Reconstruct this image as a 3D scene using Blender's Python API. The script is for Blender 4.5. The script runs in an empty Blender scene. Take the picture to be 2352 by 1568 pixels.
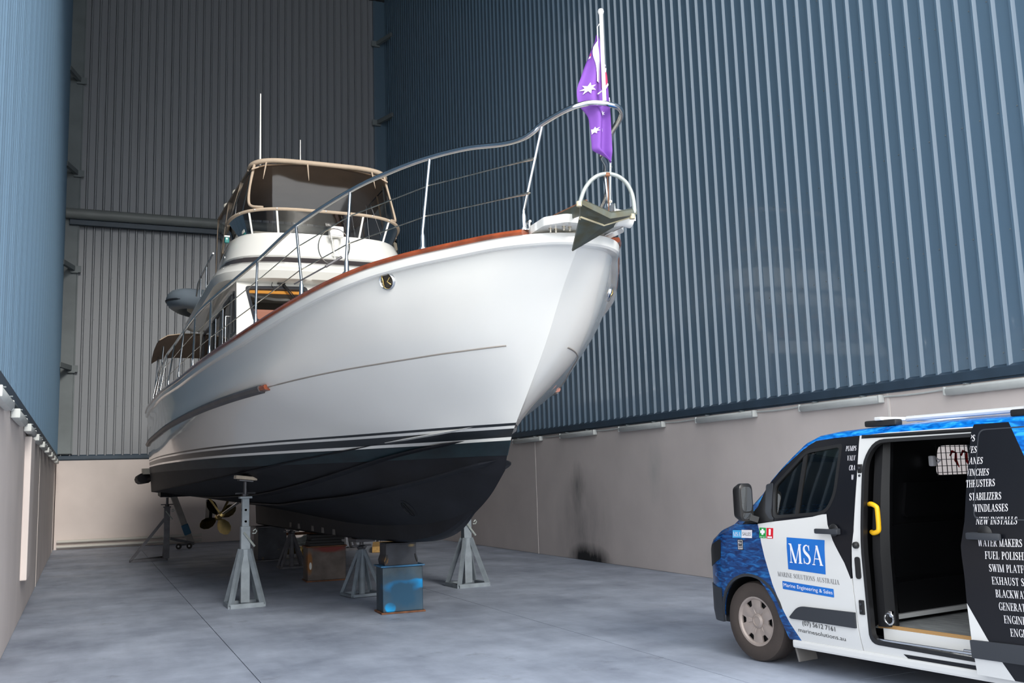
import bpy, bmesh, math, random
from math import sin, cos, pi, sqrt, radians, atan2, hypot
from mathutils import Vector as V, Matrix as M4
from mathutils.bvhtree import BVHTree

random.seed(7)
SC = bpy.context.scene
COL = SC.collection

# ------------------------------------------------------------------ camera
YAW, PITCH, ROLL, FPX = 0.4146, 0.14, -0.0309, 2214.2
CAM = V((0, 0, 1.67))
_F = V((sin(YAW)*cos(PITCH), cos(YAW)*cos(PITCH), sin(PITCH)))
_R0 = V((cos(YAW), -sin(YAW), 0)); _U0 = _R0.cross(_F)
_R = _R0*cos(ROLL) + _U0*sin(ROLL); _U = -_R0*sin(ROLL) + _U0*cos(ROLL)
cd = bpy.data.cameras.new('camera'); cam = bpy.data.objects.new('camera', cd); COL.objects.link(cam)
cd.sensor_width = 36; cd.lens = 36*FPX/2352; cd.clip_end = 500; cd.clip_start = 0.05
cam.matrix_world = M4(((_R.x, _U.x, -_F.x, 0), (_R.y, _U.y, -_F.y, 0), (_R.z, _U.z, -_F.z, 1.67), (0, 0, 0, 1)))
SC.camera = cam

def ray(px, py):                       # measured photo position -> sight line, for finding points on known planes
    return _R*((px-1176)/FPX) - _U*((py-784)/FPX) + _F
def on(px, py, axis, val):             # point where the sight line meets the plane axis=val
    d = ray(px, py); return CAM + d*((val-CAM[axis])/d[axis])

# ------------------------------------------------------------------ light: overcast sky, weak veiled sun behind the camera
w = bpy.data.worlds.new('overcast_sky'); SC.world = w; w.use_nodes = True
nt = w.node_tree; nt.nodes.clear()
o_ = nt.nodes.new('ShaderNodeOutputWorld'); b_ = nt.nodes.new('ShaderNodeBackground')
b_.inputs[0].default_value = (0.93, 0.965, 1.0, 1); b_.inputs[1].default_value = 1.9
nt.links.new(b_.outputs[0], o_.inputs[0])
sd = bpy.data.lights.new('veiled_sun', 'SUN'); sd.energy = 1.75; sd.angle = radians(18); sd.color = (1.0, 0.955, 0.88)
so = bpy.data.objects.new('veiled_sun', sd); COL.objects.link(so); so.location = (2, -20, 14)
so.rotation_euler = V((-0.08, cos(radians(27)), -sin(radians(27)))).to_track_quat('-Z', 'Y').to_euler()
SC.view_settings.view_transform = 'Standard'; SC.view_settings.look = 'None'
SC.view_settings.gamma = 1; SC.view_settings.use_curve_mapping = False
SC.view_settings.exposure = 0.5

# ------------------------------------------------------------------ materials
def mk(name, col, rough=0.5, metal=0.0, var=0.0, scale=2.0, bump=0.0, bscale=30.0, coat=0.0, spec=0.5, stretch=(1, 1, 1), detail=6, col2=None, alpha=1):
    m = bpy.data.materials.new(name); m.use_nodes = True
    n = m.node_tree.nodes; L = m.node_tree.links; p = n['Principled BSDF']
    p.inputs['Base Color'].default_value = (*col, 1); p.inputs['Roughness'].default_value = rough
    p.inputs['Metallic'].default_value = metal; p.inputs['Coat Weight'].default_value = coat
    p.inputs['Coat Roughness'].default_value = 0.04
    p.inputs['Specular IOR Level'].default_value = spec
    if var or bump or col2:
        tc = n.new('ShaderNodeTexCoord'); mp = n.new('ShaderNodeMapping'); mp.inputs['Scale'].default_value = stretch
        L.new(tc.outputs['Object'], mp.inputs[0])
        if var or col2:
            nz = n.new('ShaderNodeTexNoise'); nz.inputs['Scale'].default_value = scale; nz.inputs['Detail'].default_value = detail
            L.new(mp.outputs[0], nz.inputs[0])
            r = n.new('ShaderNodeValToRGB'); L.new(nz.outputs[0], r.inputs[0])
            r.color_ramp.elements[0].position = 0.3; r.color_ramp.elements[1].position = 0.7
            c2 = col2 if col2 else tuple(max(0, c*(1-var)) for c in col)
            c1 = col if col2 else tuple(min(1, c*(1+var)) for c in col)
            r.color_ramp.elements[0].color = (*c2, 1); r.color_ramp.elements[1].color = (*c1, 1)
            L.new(r.outputs[0], p.inputs['Base Color'])
        if bump:
            nb = n.new('ShaderNodeTexNoise'); nb.inputs['Scale'].default_value = bscale; nb.inputs['Detail'].default_value = 4
            L.new(mp.outputs[0], nb.inputs[0]); bp = n.new('ShaderNodeBump'); bp.inputs['Strength'].default_value = bump
            bp.inputs['Distance'].default_value = 0.01
            L.new(nb.outputs[0], bp.inputs['Height']); L.new(bp.outputs[0], p.inputs['Normal'])
    return m

def mk_clear(name, tint, gloss=0.08, rough=0.03):
    """thin clear sheet (vinyl, tinted glass): tinted see-through with a glossy face"""
    m = bpy.data.materials.new(name); m.use_nodes = True
    n = m.node_tree.nodes; L = m.node_tree.links; n.clear()
    out = n.new('ShaderNodeOutputMaterial'); t = n.new('ShaderNodeBsdfTransparent'); g = n.new('ShaderNodeBsdfGlossy')
    mix = n.new('ShaderNodeMixShader'); f = n.new('ShaderNodeFresnel'); f.inputs[0].default_value = 1.5
    ad = n.new('ShaderNodeMath'); ad.operation = 'ADD'; ad.inputs[1].default_value = gloss
    t.inputs[0].default_value = (*tint, 1); g.inputs['Roughness'].default_value = rough
    L.new(f.outputs[0], ad.inputs[0]); L.new(ad.outputs[0], mix.inputs[0])
    L.new(t.outputs[0], mix.inputs[1]); L.new(g.outputs[0], mix.inputs[2]); L.new(mix.outputs[0], out.inputs[0])
    return m

# ------------------------------------------------------------------ mesh building
OFF = {}
def org(parent):
    p = parent
    while p is not None and p.parent is not None: p = p.parent
    return OFF.get(p.name, V((0, 0, 0))) if p is not None else V((0, 0, 0))

class MB:
    def __init__(s): s.v = []; s.f = []; s.mi = []; s.cur = 0
    def add(s, vs, fs, mat=None):
        o = len(s.v)
        for v in vs:
            v = V(v)
            if mat is not None: v = mat @ v
            s.v.append(v)
        for f in fs: s.f.append([i+o for i in f]); s.mi.append(s.cur)
        return s
    def box(s, c, d, mat=None):
        x, y, z = c; a, b, e = d[0]/2, d[1]/2, d[2]/2
        vs = [(x+i*a, y+j*b, z+k*e) for i in (-1, 1) for j in (-1, 1) for k in (-1, 1)]
        return s.add(vs, [(0, 1, 3, 2), (4, 6, 7, 5), (0, 4, 5, 1), (2, 3, 7, 6), (0, 2, 6, 4), (1, 5, 7, 3)], mat)
    def bbox(s, c, d, bev=0.01, mat=None):
        """box with chamfered edges"""
        bm = bmesh.new(); bmesh.ops.create_cube(bm, size=1)
        for v in bm.verts: v.co = V((v.co.x*d[0], v.co.y*d[1], v.co.z*d[2]))
        bmesh.ops.bevel(bm, geom=list(bm.edges), offset=bev, segments=2, profile=0.6, affect='EDGES')
        bm.verts.index_update()
        s.add([v.co + V(c) for v in bm.verts], [[v.index for v in f.verts] for f in bm.faces], mat); bm.free(); return s
    def bar(s, p, q, w, h, up=(0, 0, 1)):
        p, q = V(p), V(q); d = (q-p).normalized(); r = d.cross(V(up))
        if r.length < 1e-4: r = d.cross(V((1, 0, 0)))
        r.normalize(); u = r.cross(d); vs = []
        for e in (p, q):
            for a, b in ((-1, -1), (1, -1), (1, 1), (-1, 1)): vs.append(e + r*a*w/2 + u*b*h/2)
        return s.add(vs, [(3, 2, 1, 0), (4, 5, 6, 7), (0, 1, 5, 4), (1, 2, 6, 5), (2, 3, 7, 6), (3, 0, 4, 7)])
    def tube(s, pts, r, n=8, closed=False):
        pts = [V(p) for p in pts]; k = len(pts); rs = r if isinstance(r, (list, tuple)) else [r]*k
        rings = []; prev = None
        for i, p in enumerate(pts):
            a = pts[i-1] if (i > 0 or closed) else pts[i]; b = pts[(i+1) % k] if (i < k-1 or closed) else pts[i]
            t = (b-a).normalized()
            if prev is None:
                u = t.cross(V((0, 0, 1)));
                if u.length < 1e-3: u = t.cross(V((0, 1, 0)))
            else: u = prev - t*prev.dot(t)
            u.normalize(); prev = u; w_ = t.cross(u)
            rings.append([p + (u*cos(2*pi*j/n) + w_*sin(2*pi*j/n))*rs[i] for j in range(n)])
        return s.loft(rings, ring_closed=True, caps=not closed, wrap=closed)
    def loft(s, rings, ring_closed=True, caps=False, wrap=False):
        o = len(s.v); n = len(rings[0])
        for r in rings:
            for p in r: s.v.append(V(p))
        R = len(rings)
        for i in range(R if wrap else R-1):
            a = o+i*n; b = o+((i+1) % R)*n
            for j in range(n if ring_closed else n-1):
                j2 = (j+1) % n
                s.f.append([a+j, a+j2, b+j2, b+j]); s.mi.append(s.cur)
        if caps:
            s.f.append([o+j for j in range(n)][::-1]); s.f.append([o+(R-1)*n+j for j in range(n)]); s.mi += [s.cur]*2
        return s
    def lathe(s, prof, n=16, mat=None):
        o = len(s.v); k = len(prof)
        vs = []
        for r, z in prof:
            for j in range(n): vs.append((r*cos(2*pi*j/n), r*sin(2*pi*j/n), z))
        fs = []
        for i in range(k-1):
            for j in range(n): j2 = (j+1) % n; fs.append((i*n+j, i*n+j2, (i+1)*n+j2, (i+1)*n+j))
        if prof[0] == prof[-1]: return s.add(vs, fs, mat)
        if prof[0][0] > 1e-5: fs.append(tuple(range(n))[::-1])
        if prof[-1][0] > 1e-5: fs.append(tuple((k-1)*n+j for j in range(n)))
        return s.add(vs, fs, mat)
    def prism(s, poly, z0, z1, mat=None):
        n = len(poly); vs = [(x, y, z0) for x, y in poly] + [(x, y, z1) for x, y in poly]
        fs = [tuple(range(n))[::-1], tuple(range(n, 2*n))] + [(i, (i+1) % n, n+(i+1) % n, n+i) for i in range(n)]
        return s.add(vs, fs, mat)
    def build(s, name, mat, parent=None, smooth=None, local=False):
        o = V((0, 0, 0)) if local else org(parent)
        me = bpy.data.meshes.new(name)
        me.from_pydata([tuple(v-o) for v in s.v], [], s.f)
        for m in (mat if isinstance(mat, (list, tuple)) else [mat]): me.materials.append(m)
        for p, i in zip(me.polygons, s.mi): p.material_index = i
        return link(name, me, parent, smooth)

def link(name, me, parent=None, smooth=None, fix=True):
    if fix:
        bm = bmesh.new(); bm.from_mesh(me); bmesh.ops.remove_doubles(bm, verts=bm.verts, dist=1e-6)
        bmesh.ops.recalc_face_normals(bm, faces=bm.faces); bm.to_mesh(me); bm.free()
    if smooth:
        for p in me.polygons: p.use_smooth = True
        me.set_sharp_from_angle(angle=radians(smooth))
    ob = bpy.data.objects.new(name, me); COL.objects.link(ob)
    if parent is not None: ob.parent = parent
    return ob

def tag(ob, label, cat=None, group=None, kind=None):
    ob['label'] = label
    if cat: ob['category'] = cat
    if group: ob['group'] = group
    if kind: ob['kind'] = kind
    return ob
def thing(name, label, cat, loc=(0, 0, 0), rz=0, group=None):
    e = bpy.data.objects.new(name, None); COL.objects.link(e); e.empty_display_size = 0.1
    e.location = loc; e.rotation_euler = (0, 0, rz); OFF[e.name] = V(loc)
    return tag(e, label, cat, group)
def struct(ob, label=None):
    ob['kind'] = 'structure'
    if label: ob['label'] = label
    return ob
def dup(ob, parent=None):
    c = ob.copy(); COL.objects.link(c)
    if parent is not None: c.parent = parent
    for ch in ob.children: dup(ch, c)
    return c
def T3(x=0, y=0, z=0, rx=0, ry=0, rz=0):
    return M4.Translation((x, y, z)) @ M4.Rotation(rz, 4, 'Z') @ M4.Rotation(ry, 4, 'Y') @ M4.Rotation(rx, 4, 'X')

def interp(pts, n=None):
    """smooth curve (Catmull-Rom) through points, n samples per span"""
    pts = [V(p) for p in pts]; out = []; n = n or 6
    for i in range(len(pts)-1):
        p0 = pts[i-1] if i else pts[0]*2-pts[1]; p1, p2 = pts[i], pts[i+1]
        p3 = pts[i+2] if i+2 < len(pts) else pts[-1]*2-pts[-2]
        for k in range(n):
            t = k/n
            out.append(0.5*((2*p1) + (p2-p0)*t + (2*p0-5*p1+4*p2-p3)*t*t + (3*p1-p0-3*p2+p3)*t**3))
    out.append(pts[-1]); return out
def rrect(x0, y0, x1, y1, r, n=5):
    """rounded rectangle outline"""
    out = []
    for cx, cy, a in ((x1-r, y1-r, 0), (x0+r, y1-r, 90), (x0+r, y0+r, 180), (x1-r, y0+r, 270)):
        for k in range(n+1):
            t = radians(a+90*k/n); out.append((cx+r*cos(t), cy+r*sin(t)))
    return out
def rpoly(pts, r, n=4):
    """round the corners of a polygon"""
    out = []; k = len(pts)
    rs = r if isinstance(r, (list, tuple)) else [r]*k
    for i in range(k):
        p = V(pts[i]).to_2d() if len(pts[i]) > 2 else V(pts[i]); a = V(pts[i-1]); b = V(pts[(i+1) % k])
        da, db = (a-p), (b-p); rr = min(rs[i], da.length*0.48, db.length*0.48)
        if rr < 1e-5: out.append(tuple(p)); continue
        s_, e_ = p+da.normalized()*rr, p+db.normalized()*rr
        for j in range(n+1):
            t = j/n; q = s_*(1-t)**2 + p*2*t*(1-t) + e_*t*t; out.append(tuple(q))
    return out
def fill2d(outline, holes=(), cuts_x=(), cuts_y=()):
    """flat triangulated sheet with holes, cut along grid lines; returns bmesh in (x, y, 0)"""
    bm = bmesh.new(); es = []
    for loop in [outline]+list(holes):
        vs = [bm.verts.new((p[0], p[1], 0)) for p in loop]
        for i in range(len(vs)): es.append(bm.edges.new((vs[i], vs[(i+1) % len(vs)])))
    bmesh.ops.triangle_fill(bm, use_beauty=True, use_dissolve=False, edges=es)
    for c in cuts_x: bmesh.ops.bisect_plane(bm, geom=bm.verts[:]+bm.edges[:]+bm.faces[:], dist=1e-5, plane_co=(c, 0, 0), plane_no=(1, 0, 0))
    for c in cuts_y: bmesh.ops.bisect_plane(bm, geom=bm.verts[:]+bm.edges[:]+bm.faces[:], dist=1e-5, plane_co=(0, c, 0), plane_no=(0, 1, 0))
    return bm
# ------------------------------------------------------------------ shed
XR0, AR, XL0, AL, YB = 8.984, 0.0057, -0.70, -0.0058, 31.212
Y0, ZT, ZC = 2.6, 18.5, 2.69          # front edge of the walls, roof height, underside of cladding
def wall_frame(o, u, n):
    u = V(u).normalized(); n = V(n).normalized()
    return M4(((u.x, n.x, 0, o[0]), (u.y, n.y, 0, o[1]), (0, 0, 1, o[2] if len(o) > 2 else 0), (0, 0, 0, 1)))
FR = wall_frame((XR0, 0), (AR, 1, 0), (-1, AR, 0))
FL = wall_frame((XL0, 0), (AL, 1, 0), (1, -AL, 0))
FB = wall_frame((XL0+AL*YB, YB), (1, 0, 0), (0, -1, 0))
WB = (XR0+AR*YB)-(XL0+AL*YB)

m_clad = mk('blue_painted_steel', (0.112, 0.185, 0.26), rough=0.30, var=0.10, scale=0.35, stretch=(1, 1, 0.15), spec=0.9, coat=0.5)
m_cladl = mk('sunlit_tone_blue_steel', (0.125, 0.205, 0.29), rough=0.45, var=0.22, scale=1.6, stretch=(1, 1, 0.06), detail=8)  # left wall only: its stronger light is put into a paler, streaked colour
m_cladb = mk('back_wall_steel', (0.27, 0.285, 0.31), rough=0.36, var=0.10, scale=0.35, stretch=(1, 1, 0.15), spec=0.6)
m_flash = mk('dark_blue_flashing', (0.035, 0.062, 0.095), rough=0.45, var=0.15, scale=3)
m_back = mk('dark_backing', (0.03, 0.035, 0.04), rough=0.8)
m_steel = mk('grey_painted_steel', (0.20, 0.23, 0.24), rough=0.5, var=0.12, scale=1.5)
m_conc = mk('painted_precast_concrete', (0.74, 0.66, 0.625), rough=0.7, var=0.07, scale=0.9, bump=0.12, bscale=6)
m_seal = mk('pale_sealant', (0.82, 0.76, 0.71), rough=0.7)
m_lightbody = mk('weathered_white_plastic', (0.62, 0.64, 0.62), rough=0.45, var=0.06, scale=4)
m_white_pipe = mk('white_pipe_plastic', (0.62, 0.60, 0.55), rough=0.5)
# soot smudge and scuffs on the right concrete wall, dark where vehicles rubbed against it
n = m_conc.node_tree.nodes; L = m_conc.node_tree.links; p = n['Principled BSDF']
src = p.inputs['Base Color'].links[0].from_socket
geo = n.new('ShaderNodeNewGeometry')
def blob(loc, size, lo, hi):
    mp = n.new('ShaderNodeMapping'); mp.vector_type = 'TEXTURE'; mp.inputs['Location'].default_value = loc; mp.inputs['Scale'].default_value = size
    L.new(geo.outputs['Position'], mp.inputs[0]); g = n.new('ShaderNodeTexGradient'); g.gradient_type = 'SPHERICAL'; L.new(mp.outputs[0], g.inputs[0])
    nz = n.new('ShaderNodeTexNoise'); nz.inputs['Scale'].default_value = 2.2; nz.inputs['Detail'].default_value = 8; nz.inputs['Roughness'].default_value = 0.7
    m3 = n.new('ShaderNodeMapping'); m3.inputs['Scale'].default_value = (1, 1, 0.35); L.new(geo.outputs['Position'], m3.inputs[0]); L.new(m3.outputs[0], nz.inputs[0])
    mu = n.new('ShaderNodeMath'); mu.operation = 'MULTIPLY'; L.new(g.outputs[1], mu.inputs[0]); L.new(nz.outputs[0], mu.inputs[1])
    mr = n.new('ShaderNodeMapRange'); mr.inputs[1].default_value = lo; mr.inputs[2].default_value = hi; L.new(mu.outputs[0], mr.inputs[0]); return mr.outputs[0]
def darken(fac, col):
    global src
    mx = n.new('ShaderNodeMix'); mx.data_type = 'RGBA'; L.new(fac, mx.inputs[0]); L.new(src, mx.inputs[6]); mx.inputs[7].default_value = (*col, 1); src = mx.outputs[2]
darken(blob((9.1, 17.4, 0.5), (1.5, 1.5, 1.6), 0.05, 0.9), (0.20, 0.19, 0.19))
darken(blob((9.1, 17.2, 0.0), (1.2, 1.1, 0.42), 0.05, 0.32), (0.018, 0.018, 0.02))
darken(blob((9.1, 17.6, 1.45), (0.7, 0.55, 0.8), 0.15, 0.7), (0.16, 0.155, 0.15))
darken(blob((9.0, 12.2, 0.3), (1.5, 1.4, 0.55), 0.1, 0.6), (0.50, 0.49, 0.46))
darken(blob((9.0, 14.6, 1.7), (1.0, 0.5, 1.0), 0.2, 0.7), (0.56, 0.54, 0.51))
L.new(src, p.inputs['Base Color'])

PITCH_RIB = 0.2395
def sheet_profile():
    pr = []
    for k in range(4):
        a = k*PITCH_RIB
        pr += [(a, 0), (a+0.080, 0), (a+0.105, 0.036), (a+0.133, 0.036), (a+0.158, 0)]
    pr.append((4*PITCH_RIB, 0)); return pr
SHEET_W = 4*PITCH_RIB
def sheet_mesh(F, z0, z1, mat, name):
    b = MB(); k_ = 1.6 if mat is m_cladb else 1.0; pr = [(u, w*k_) for u, w in sheet_profile()]; R = F.to_3x3()
    rings = []
    loop = [(u, w+0.004) for u, w in pr] + [(u, w) for u, w in reversed(pr)]
    for z in (z0, z1): rings.append([R @ V((u, w, z)) for u, w in loop])
    b.loft(rings, True, True); me = bpy.data.meshes.new(name); me.from_pydata([tuple(v) for v in b.v], [], b.f); me.materials.append(mat); return me
def make_wall(name, F, u0, u1, joints, mat, label, screws=True, panels_label=None):
    b = MB(); b.box(((u0+u1)/2, -0.30, ZT/2), (u1-u0+0.5, 0.16, ZT), F)
    root = struct(b.build(name, m_back), label)
    js = [u0]+[j for j in joints if u0+0.5 < j < u1]+[u1]
    for a, c in zip(js[:-1], js[1:]):
        b = MB(); b.bbox(((a+c)/2, -0.11, ZC/2-0.06), (c-a-0.03, 0.22, ZC-0.12), 0.012, F); b.build('concrete_panel', m_conc, root)
    for j in js[1:-1]:
        b = MB(); b.box((j, -0.010, ZC/2-0.06), (0.034, 0.03, ZC-0.13), F); b.build('joint_sealant', m_seal, root)
    b = MB()     # folded flashing between concrete and sheets
    prof = [(-0.12, ZC-0.13), (0.02, ZC-0.13), (0.02, ZC-0.11), (0.055, ZC-0.105), (0.055, ZC-0.005), (0.0, ZC+0.03), (-0.12, ZC+0.03)]
    b.loft([[F @ V((u, w_, z)) for w_, z in prof] for u in (u0, u1)], True, True); b.build('flashing', m_flash, root)
    me = sheet_mesh(F, ZC+0.0, ZT, mat, 'cladding_sheet'); k = 0; u = u0
    while u < u1-0.2:
        o = bpy.data.objects.new('cladding_sheet', me); COL.objects.link(o); o.parent = root; o.location = F @ V((u, 0.0, 0)); u += SHEET_W
    if screws:
        b = MB(); u = u0
        hexp = [(0.010*cos(i*pi/3), 0.010*sin(i*pi/3)) for i in range(6)]
        while u < u1-0.1:
            for z in (2.84, 4.15, 5.45, 6.75, 8.05, 9.35):
                c = u+0.185; q = [F @ V((c+x, 0.003, z+y)) for x, y in hexp]; t = [F @ V((c+x*0.6, 0.013, z+y*0.6)) for x, y in hexp]
                b.loft([q, t], True, True)
            u += PITCH_RIB
        s_ = b.build('screws', m_steel, root); s_['kind'] = 'stuff'
    return root
W_R = make_wall('wall_right', FR, Y0, YB, (9.045, 19.58, 30.1), m_clad, 'tall blue ribbed steel wall above pale concrete panels, behind the van')
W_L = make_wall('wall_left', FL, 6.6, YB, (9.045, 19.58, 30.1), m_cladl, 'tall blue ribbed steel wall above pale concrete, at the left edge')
W_B = make_wall('wall_back', FB, 0.0, WB, (), m_cladb, 'tall grey ribbed steel end wall behind the boat')
# box duct on the left wall that stops above the floor
b = MB(); b.bbox((14.9, 0.035, 1.47), (1.0, 0.09, 1.88), 0.015, FL); b.build('duct', m_conc, W_L)

m_roof = mk('roof_steel', (0.12, 0.13, 0.14), rough=0.6)
b = MB(); b.box(((XL0+XR0)/2, (YB+6.0)/2, ZT+0.1), (11.5, YB-6.0+0.8, 0.2)); struct(b.build('ceiling', m_roof), 'steel shed roof')

# concrete floor: slabs with sawn joints on a base
m_floor = mk('worn_concrete_floor', (0.30, 0.305, 0.315), rough=0.55, bump=0.10, bscale=14, spec=0.4)
n = m_floor.node_tree.nodes; L = m_floor.node_tree.links; p = n['Principled BSDF']; geo = n.new('ShaderNodeNewGeometry')
def tex(scale, detail, stretch, lo, hi, c0, c1, rough=0.6):
    mp = n.new('ShaderNodeMapping'); mp.inputs['Scale'].default_value = stretch; L.new(geo.outputs['Position'], mp.inputs[0])
    nz = n.new('ShaderNodeTexNoise'); nz.inputs['Scale'].default_value = scale; nz.inputs['Detail'].default_value = detail; nz.inputs['Roughness'].default_value = rough
    L.new(mp.outputs[0], nz.inputs[0]); r = n.new('ShaderNodeValToRGB'); r.color_ramp.elements[0].position = lo; r.color_ramp.elements[1].position = hi
    r.color_ramp.elements[0].color = (*c0, 1); r.color_ramp.elements[1].color = (*c1, 1); L.new(nz.outputs[0], r.inputs[0]); return r.outputs[0]
def mul(a, b):
    mx = n.new('ShaderNodeMix'); mx.data_type = 'RGBA'; mx.blend_type = 'MULTIPLY'; mx.inputs[0].default_value = 1; L.new(a, mx.inputs[6]); L.new(b, mx.inputs[7]); return mx.outputs[2]
base = tex(0.7, 8, (1, 1, 1), 0.3, 0.72, (0.215, 0.245, 0.31), (0.45, 0.50, 0.60), 0.65)
base = mul(base, tex(3.0, 6, (1, 0.25, 1), 0.35, 0.6, (0.86, 0.86, 0.87), (1, 1, 1)))
base = mul(base, tex(1.6, 10, (1, 1, 1), 0.60, 0.70, (1, 1, 1), (0.72, 0.71, 0.70), 0.7))
sp = tex(26, 2, (1, 1, 1), 0.74, 0.78, (0, 0, 0), (1, 1, 1))
mx = n.new('ShaderNodeMix'); mx.data_type = 'RGBA'; L.new(sp, mx.inputs[0]); L.new(base, mx.inputs[6]); mx.inputs[7].default_value = (0.55, 0.56, 0.58, 1)
L.new(mx.outputs[2], p.inputs['Base Color'])
rr = tex(1.1, 6, (1, 1, 1), 0.3, 0.7, (0.42, 0.42, 0.42), (0.68, 0.68, 0.68)); L.new(rr, p.inputs['Roughness'])
b = MB(); b.box(((XL0+XR0)/2, (YB+Y0)/2, -0.16), (10.6, YB-Y0+0.6, 0.3)); FLOOR = struct(b.build('floor', m_back), 'worn grey concrete floor slab')
xs = [-1.0, 1.40, 4.85, 9.25]; ys = [Y0, 6.2, 23.0, YB+0.2]
for i in range(3):
    for j in range(3):
        b = MB(); a, c, e, g = xs[i], xs[i+1], ys[j], ys[j+1]
        b.bbox(((a+c)/2, (e+g)/2, -0.04), (c-a-0.008, g-e-0.008, 0.08), 0.0015); b.build('concrete_slab', m_floor, FLOOR)
m_out = mk('pale_concrete_apron', (0.42, 0.42, 0.41), rough=0.7, var=0.1, scale=0.8)
b = MB(); b.box((4, -27.2, -0.1), (90, 59.6, 0.2)); struct(b.build('ground', m_out), 'pale concrete apron outside')

# corner columns with girt brackets, tie beam across the back
for side, xx, sg in (('left', XL0+AL*YB, 1), ('right', XR0+AR*YB, -1)):
    b = MB(); b.bbox((xx+sg*0.20, YB-0.10, (ZC+ZT)/2), (0.40, 0.10, ZT-ZC-0.1), 0.02)
    b.box((xx+sg*0.415, YB-0.07, (ZC+ZT)/2), (0.03, 0.14, ZT-ZC-0.1))
    col = struct(b.build('column', m_steel if side == 'left' else m_clad), 'flat steel corner column of the shed, %s of the end wall' % side)
    for z in ((5.24, 8.24, 11.2, 14.16) if side == 'left' else (13.96, 16.84)):
        b = MB(); b.bbox((xx+sg*0.36, YB-0.17, z), (0.30, 0.03, 0.20), 0.006)
        b.bar((xx+sg*0.02, YB-1.0, z+0.02), (xx+sg*0.30, YB-0.16, z+0.02), 0.10, 0.14)
        b.box((xx+sg*0.33, YB-0.20, z-0.115), (0.20, 0.09, 0.03))
        b.build('girt_bracket', m_steel, col)
m_beam = mk('green_grey_beam', (0.27, 0.29, 0.28), rough=0.45, var=0.08)
b = MB(); b.tube([(XL0+AL*YB+0.05, YB-0.32, 9.90), (XR0+AR*YB-0.05, YB-0.32, 9.90)], 0.16, 16)
bm_ = struct(b.build('beam', m_beam, None, 40), 'round grey tie beam across the end wall')
b = MB(); b.bbox(((XL0+XR0)/2, YB-0.22, 9.66), (WB-0.3, 0.12, 0.16), 0.01); b.build('beam_shade_bar', m_flash, bm_)  # dark bar stands in for the shadow below the beam
for z in (0.09, 0.235):
    b = MB(); b.tube([(XL0+AL*YB+0.1, YB-0.10, z), (3.2, YB-0.10, z)], 0.042, 10)
    tag(b.build('white_pipe', m_white_pipe, None, 40), '%s of two white pipes along the foot of the end wall' % ('lower' if z < 0.2 else 'upper'), 'pipe', 'pipes at the foot of the end wall')

# batten lights under the flashing
def batten(F, u, w0=0.0):
    loc = F @ V((u, w0, 0)); rz = atan2(F[1][0], F[0][0])
    t = thing('batten_light', 'grey batten light on the wall', 'light', loc, 0)
    prof = [(0.02, -0.055), (0.075, -0.05), (0.10, -0.02), (0.10, 0.02), (0.075, 0.045), (0.02, 0.05)]
    b = MB(); b.loft([[F @ V((u+s_, w0+a*k, 2.495+z*k)) for a, z in prof] for s_, k in ((-0.73, 0.9), (-0.715, 1), (0.715, 1), (0.73, 0.9))], True, True)
    b.build('diffuser', m_lightbody, t, 35)
    b = MB(); b.box((u, w0+0.012, 2.50), (1.40, 0.024, 0.085), F); b.build('back_plate', m_lightbody, t)
    for e in (-0.745, 0.745):
        b = MB(); b.bbox((u+e, w0+0.05, 2.495), (0.03, 0.09, 0.098), 0.01, F); b.build('end_cap', m_lightbody, t)
    for e in (-0.45, 0.45):
        b = MB(); b.bbox((u+e, w0+0.055, 2.553), (0.03, 0.09, 0.012), 0.004, F); b.build('clip', m_steel, t)
    return t
names = ['long grey batten light on the right concrete wall, above the van windscreen side', ]
US = [7.36, 9.86, 12.38, 14.90, 17.39, 19.89, 22.4]
RL = ['grey batten light high on the right wall, cut off by the photo edge', 'grey batten light on the right wall beside the pale wall joint, above the van', 'third grey batten light on the right wall, counted from the right edge',
      'fourth grey batten light on the right wall, counted from the right edge', 'fifth grey batten light on the right wall, second from the boat bow', 'grey batten light on the right wall directly behind the boat bow']
for i, u in enumerate(US[:6]): batten(FR, u)['label'] = RL[i]
for i in range(9):
    u = 9.55+2.52*i
    batten(FL, u)['label'] = '%s in the row of batten lights on the left wall' % ['nearest and largest light', 'second light', 'third light', 'fourth light', 'fifth light', 'sixth light', 'seventh light', 'eighth light', 'farthest light'][i]
for o in [o for o in bpy.data.objects if o.name.startswith('batten_light')]:
    o['group'] = 'batten lights on the right wall' if o.location.x > 4 else 'batten lights on the left wall'
ORDN = ['nearest', 'second', 'third', 'fourth', 'fifth', 'sixth', 'seventh', 'eighth', 'ninth']
for F, nm, us in ((FR, 'right', US), (FL, 'left', [9.55+2.52*i for i in range(9)])):
    for a, c in zip(us[:-1], us[1:]):
        b = MB(); pts = [F @ V((a+0.775+(c-a-1.55)*k/6, 0.022, 2.52-0.012*sin(pi*k/6))) for k in range(7)]; b.tube(pts, 0.012, 6)
        tag(b.build('conduit', m_lightbody, None, 40), 'thin grey conduit on the %s wall between its %s and next batten light' % (nm, ORDN[us.index(a)]), 'conduit', 'conduits on the %s wall' % nm)
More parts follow.
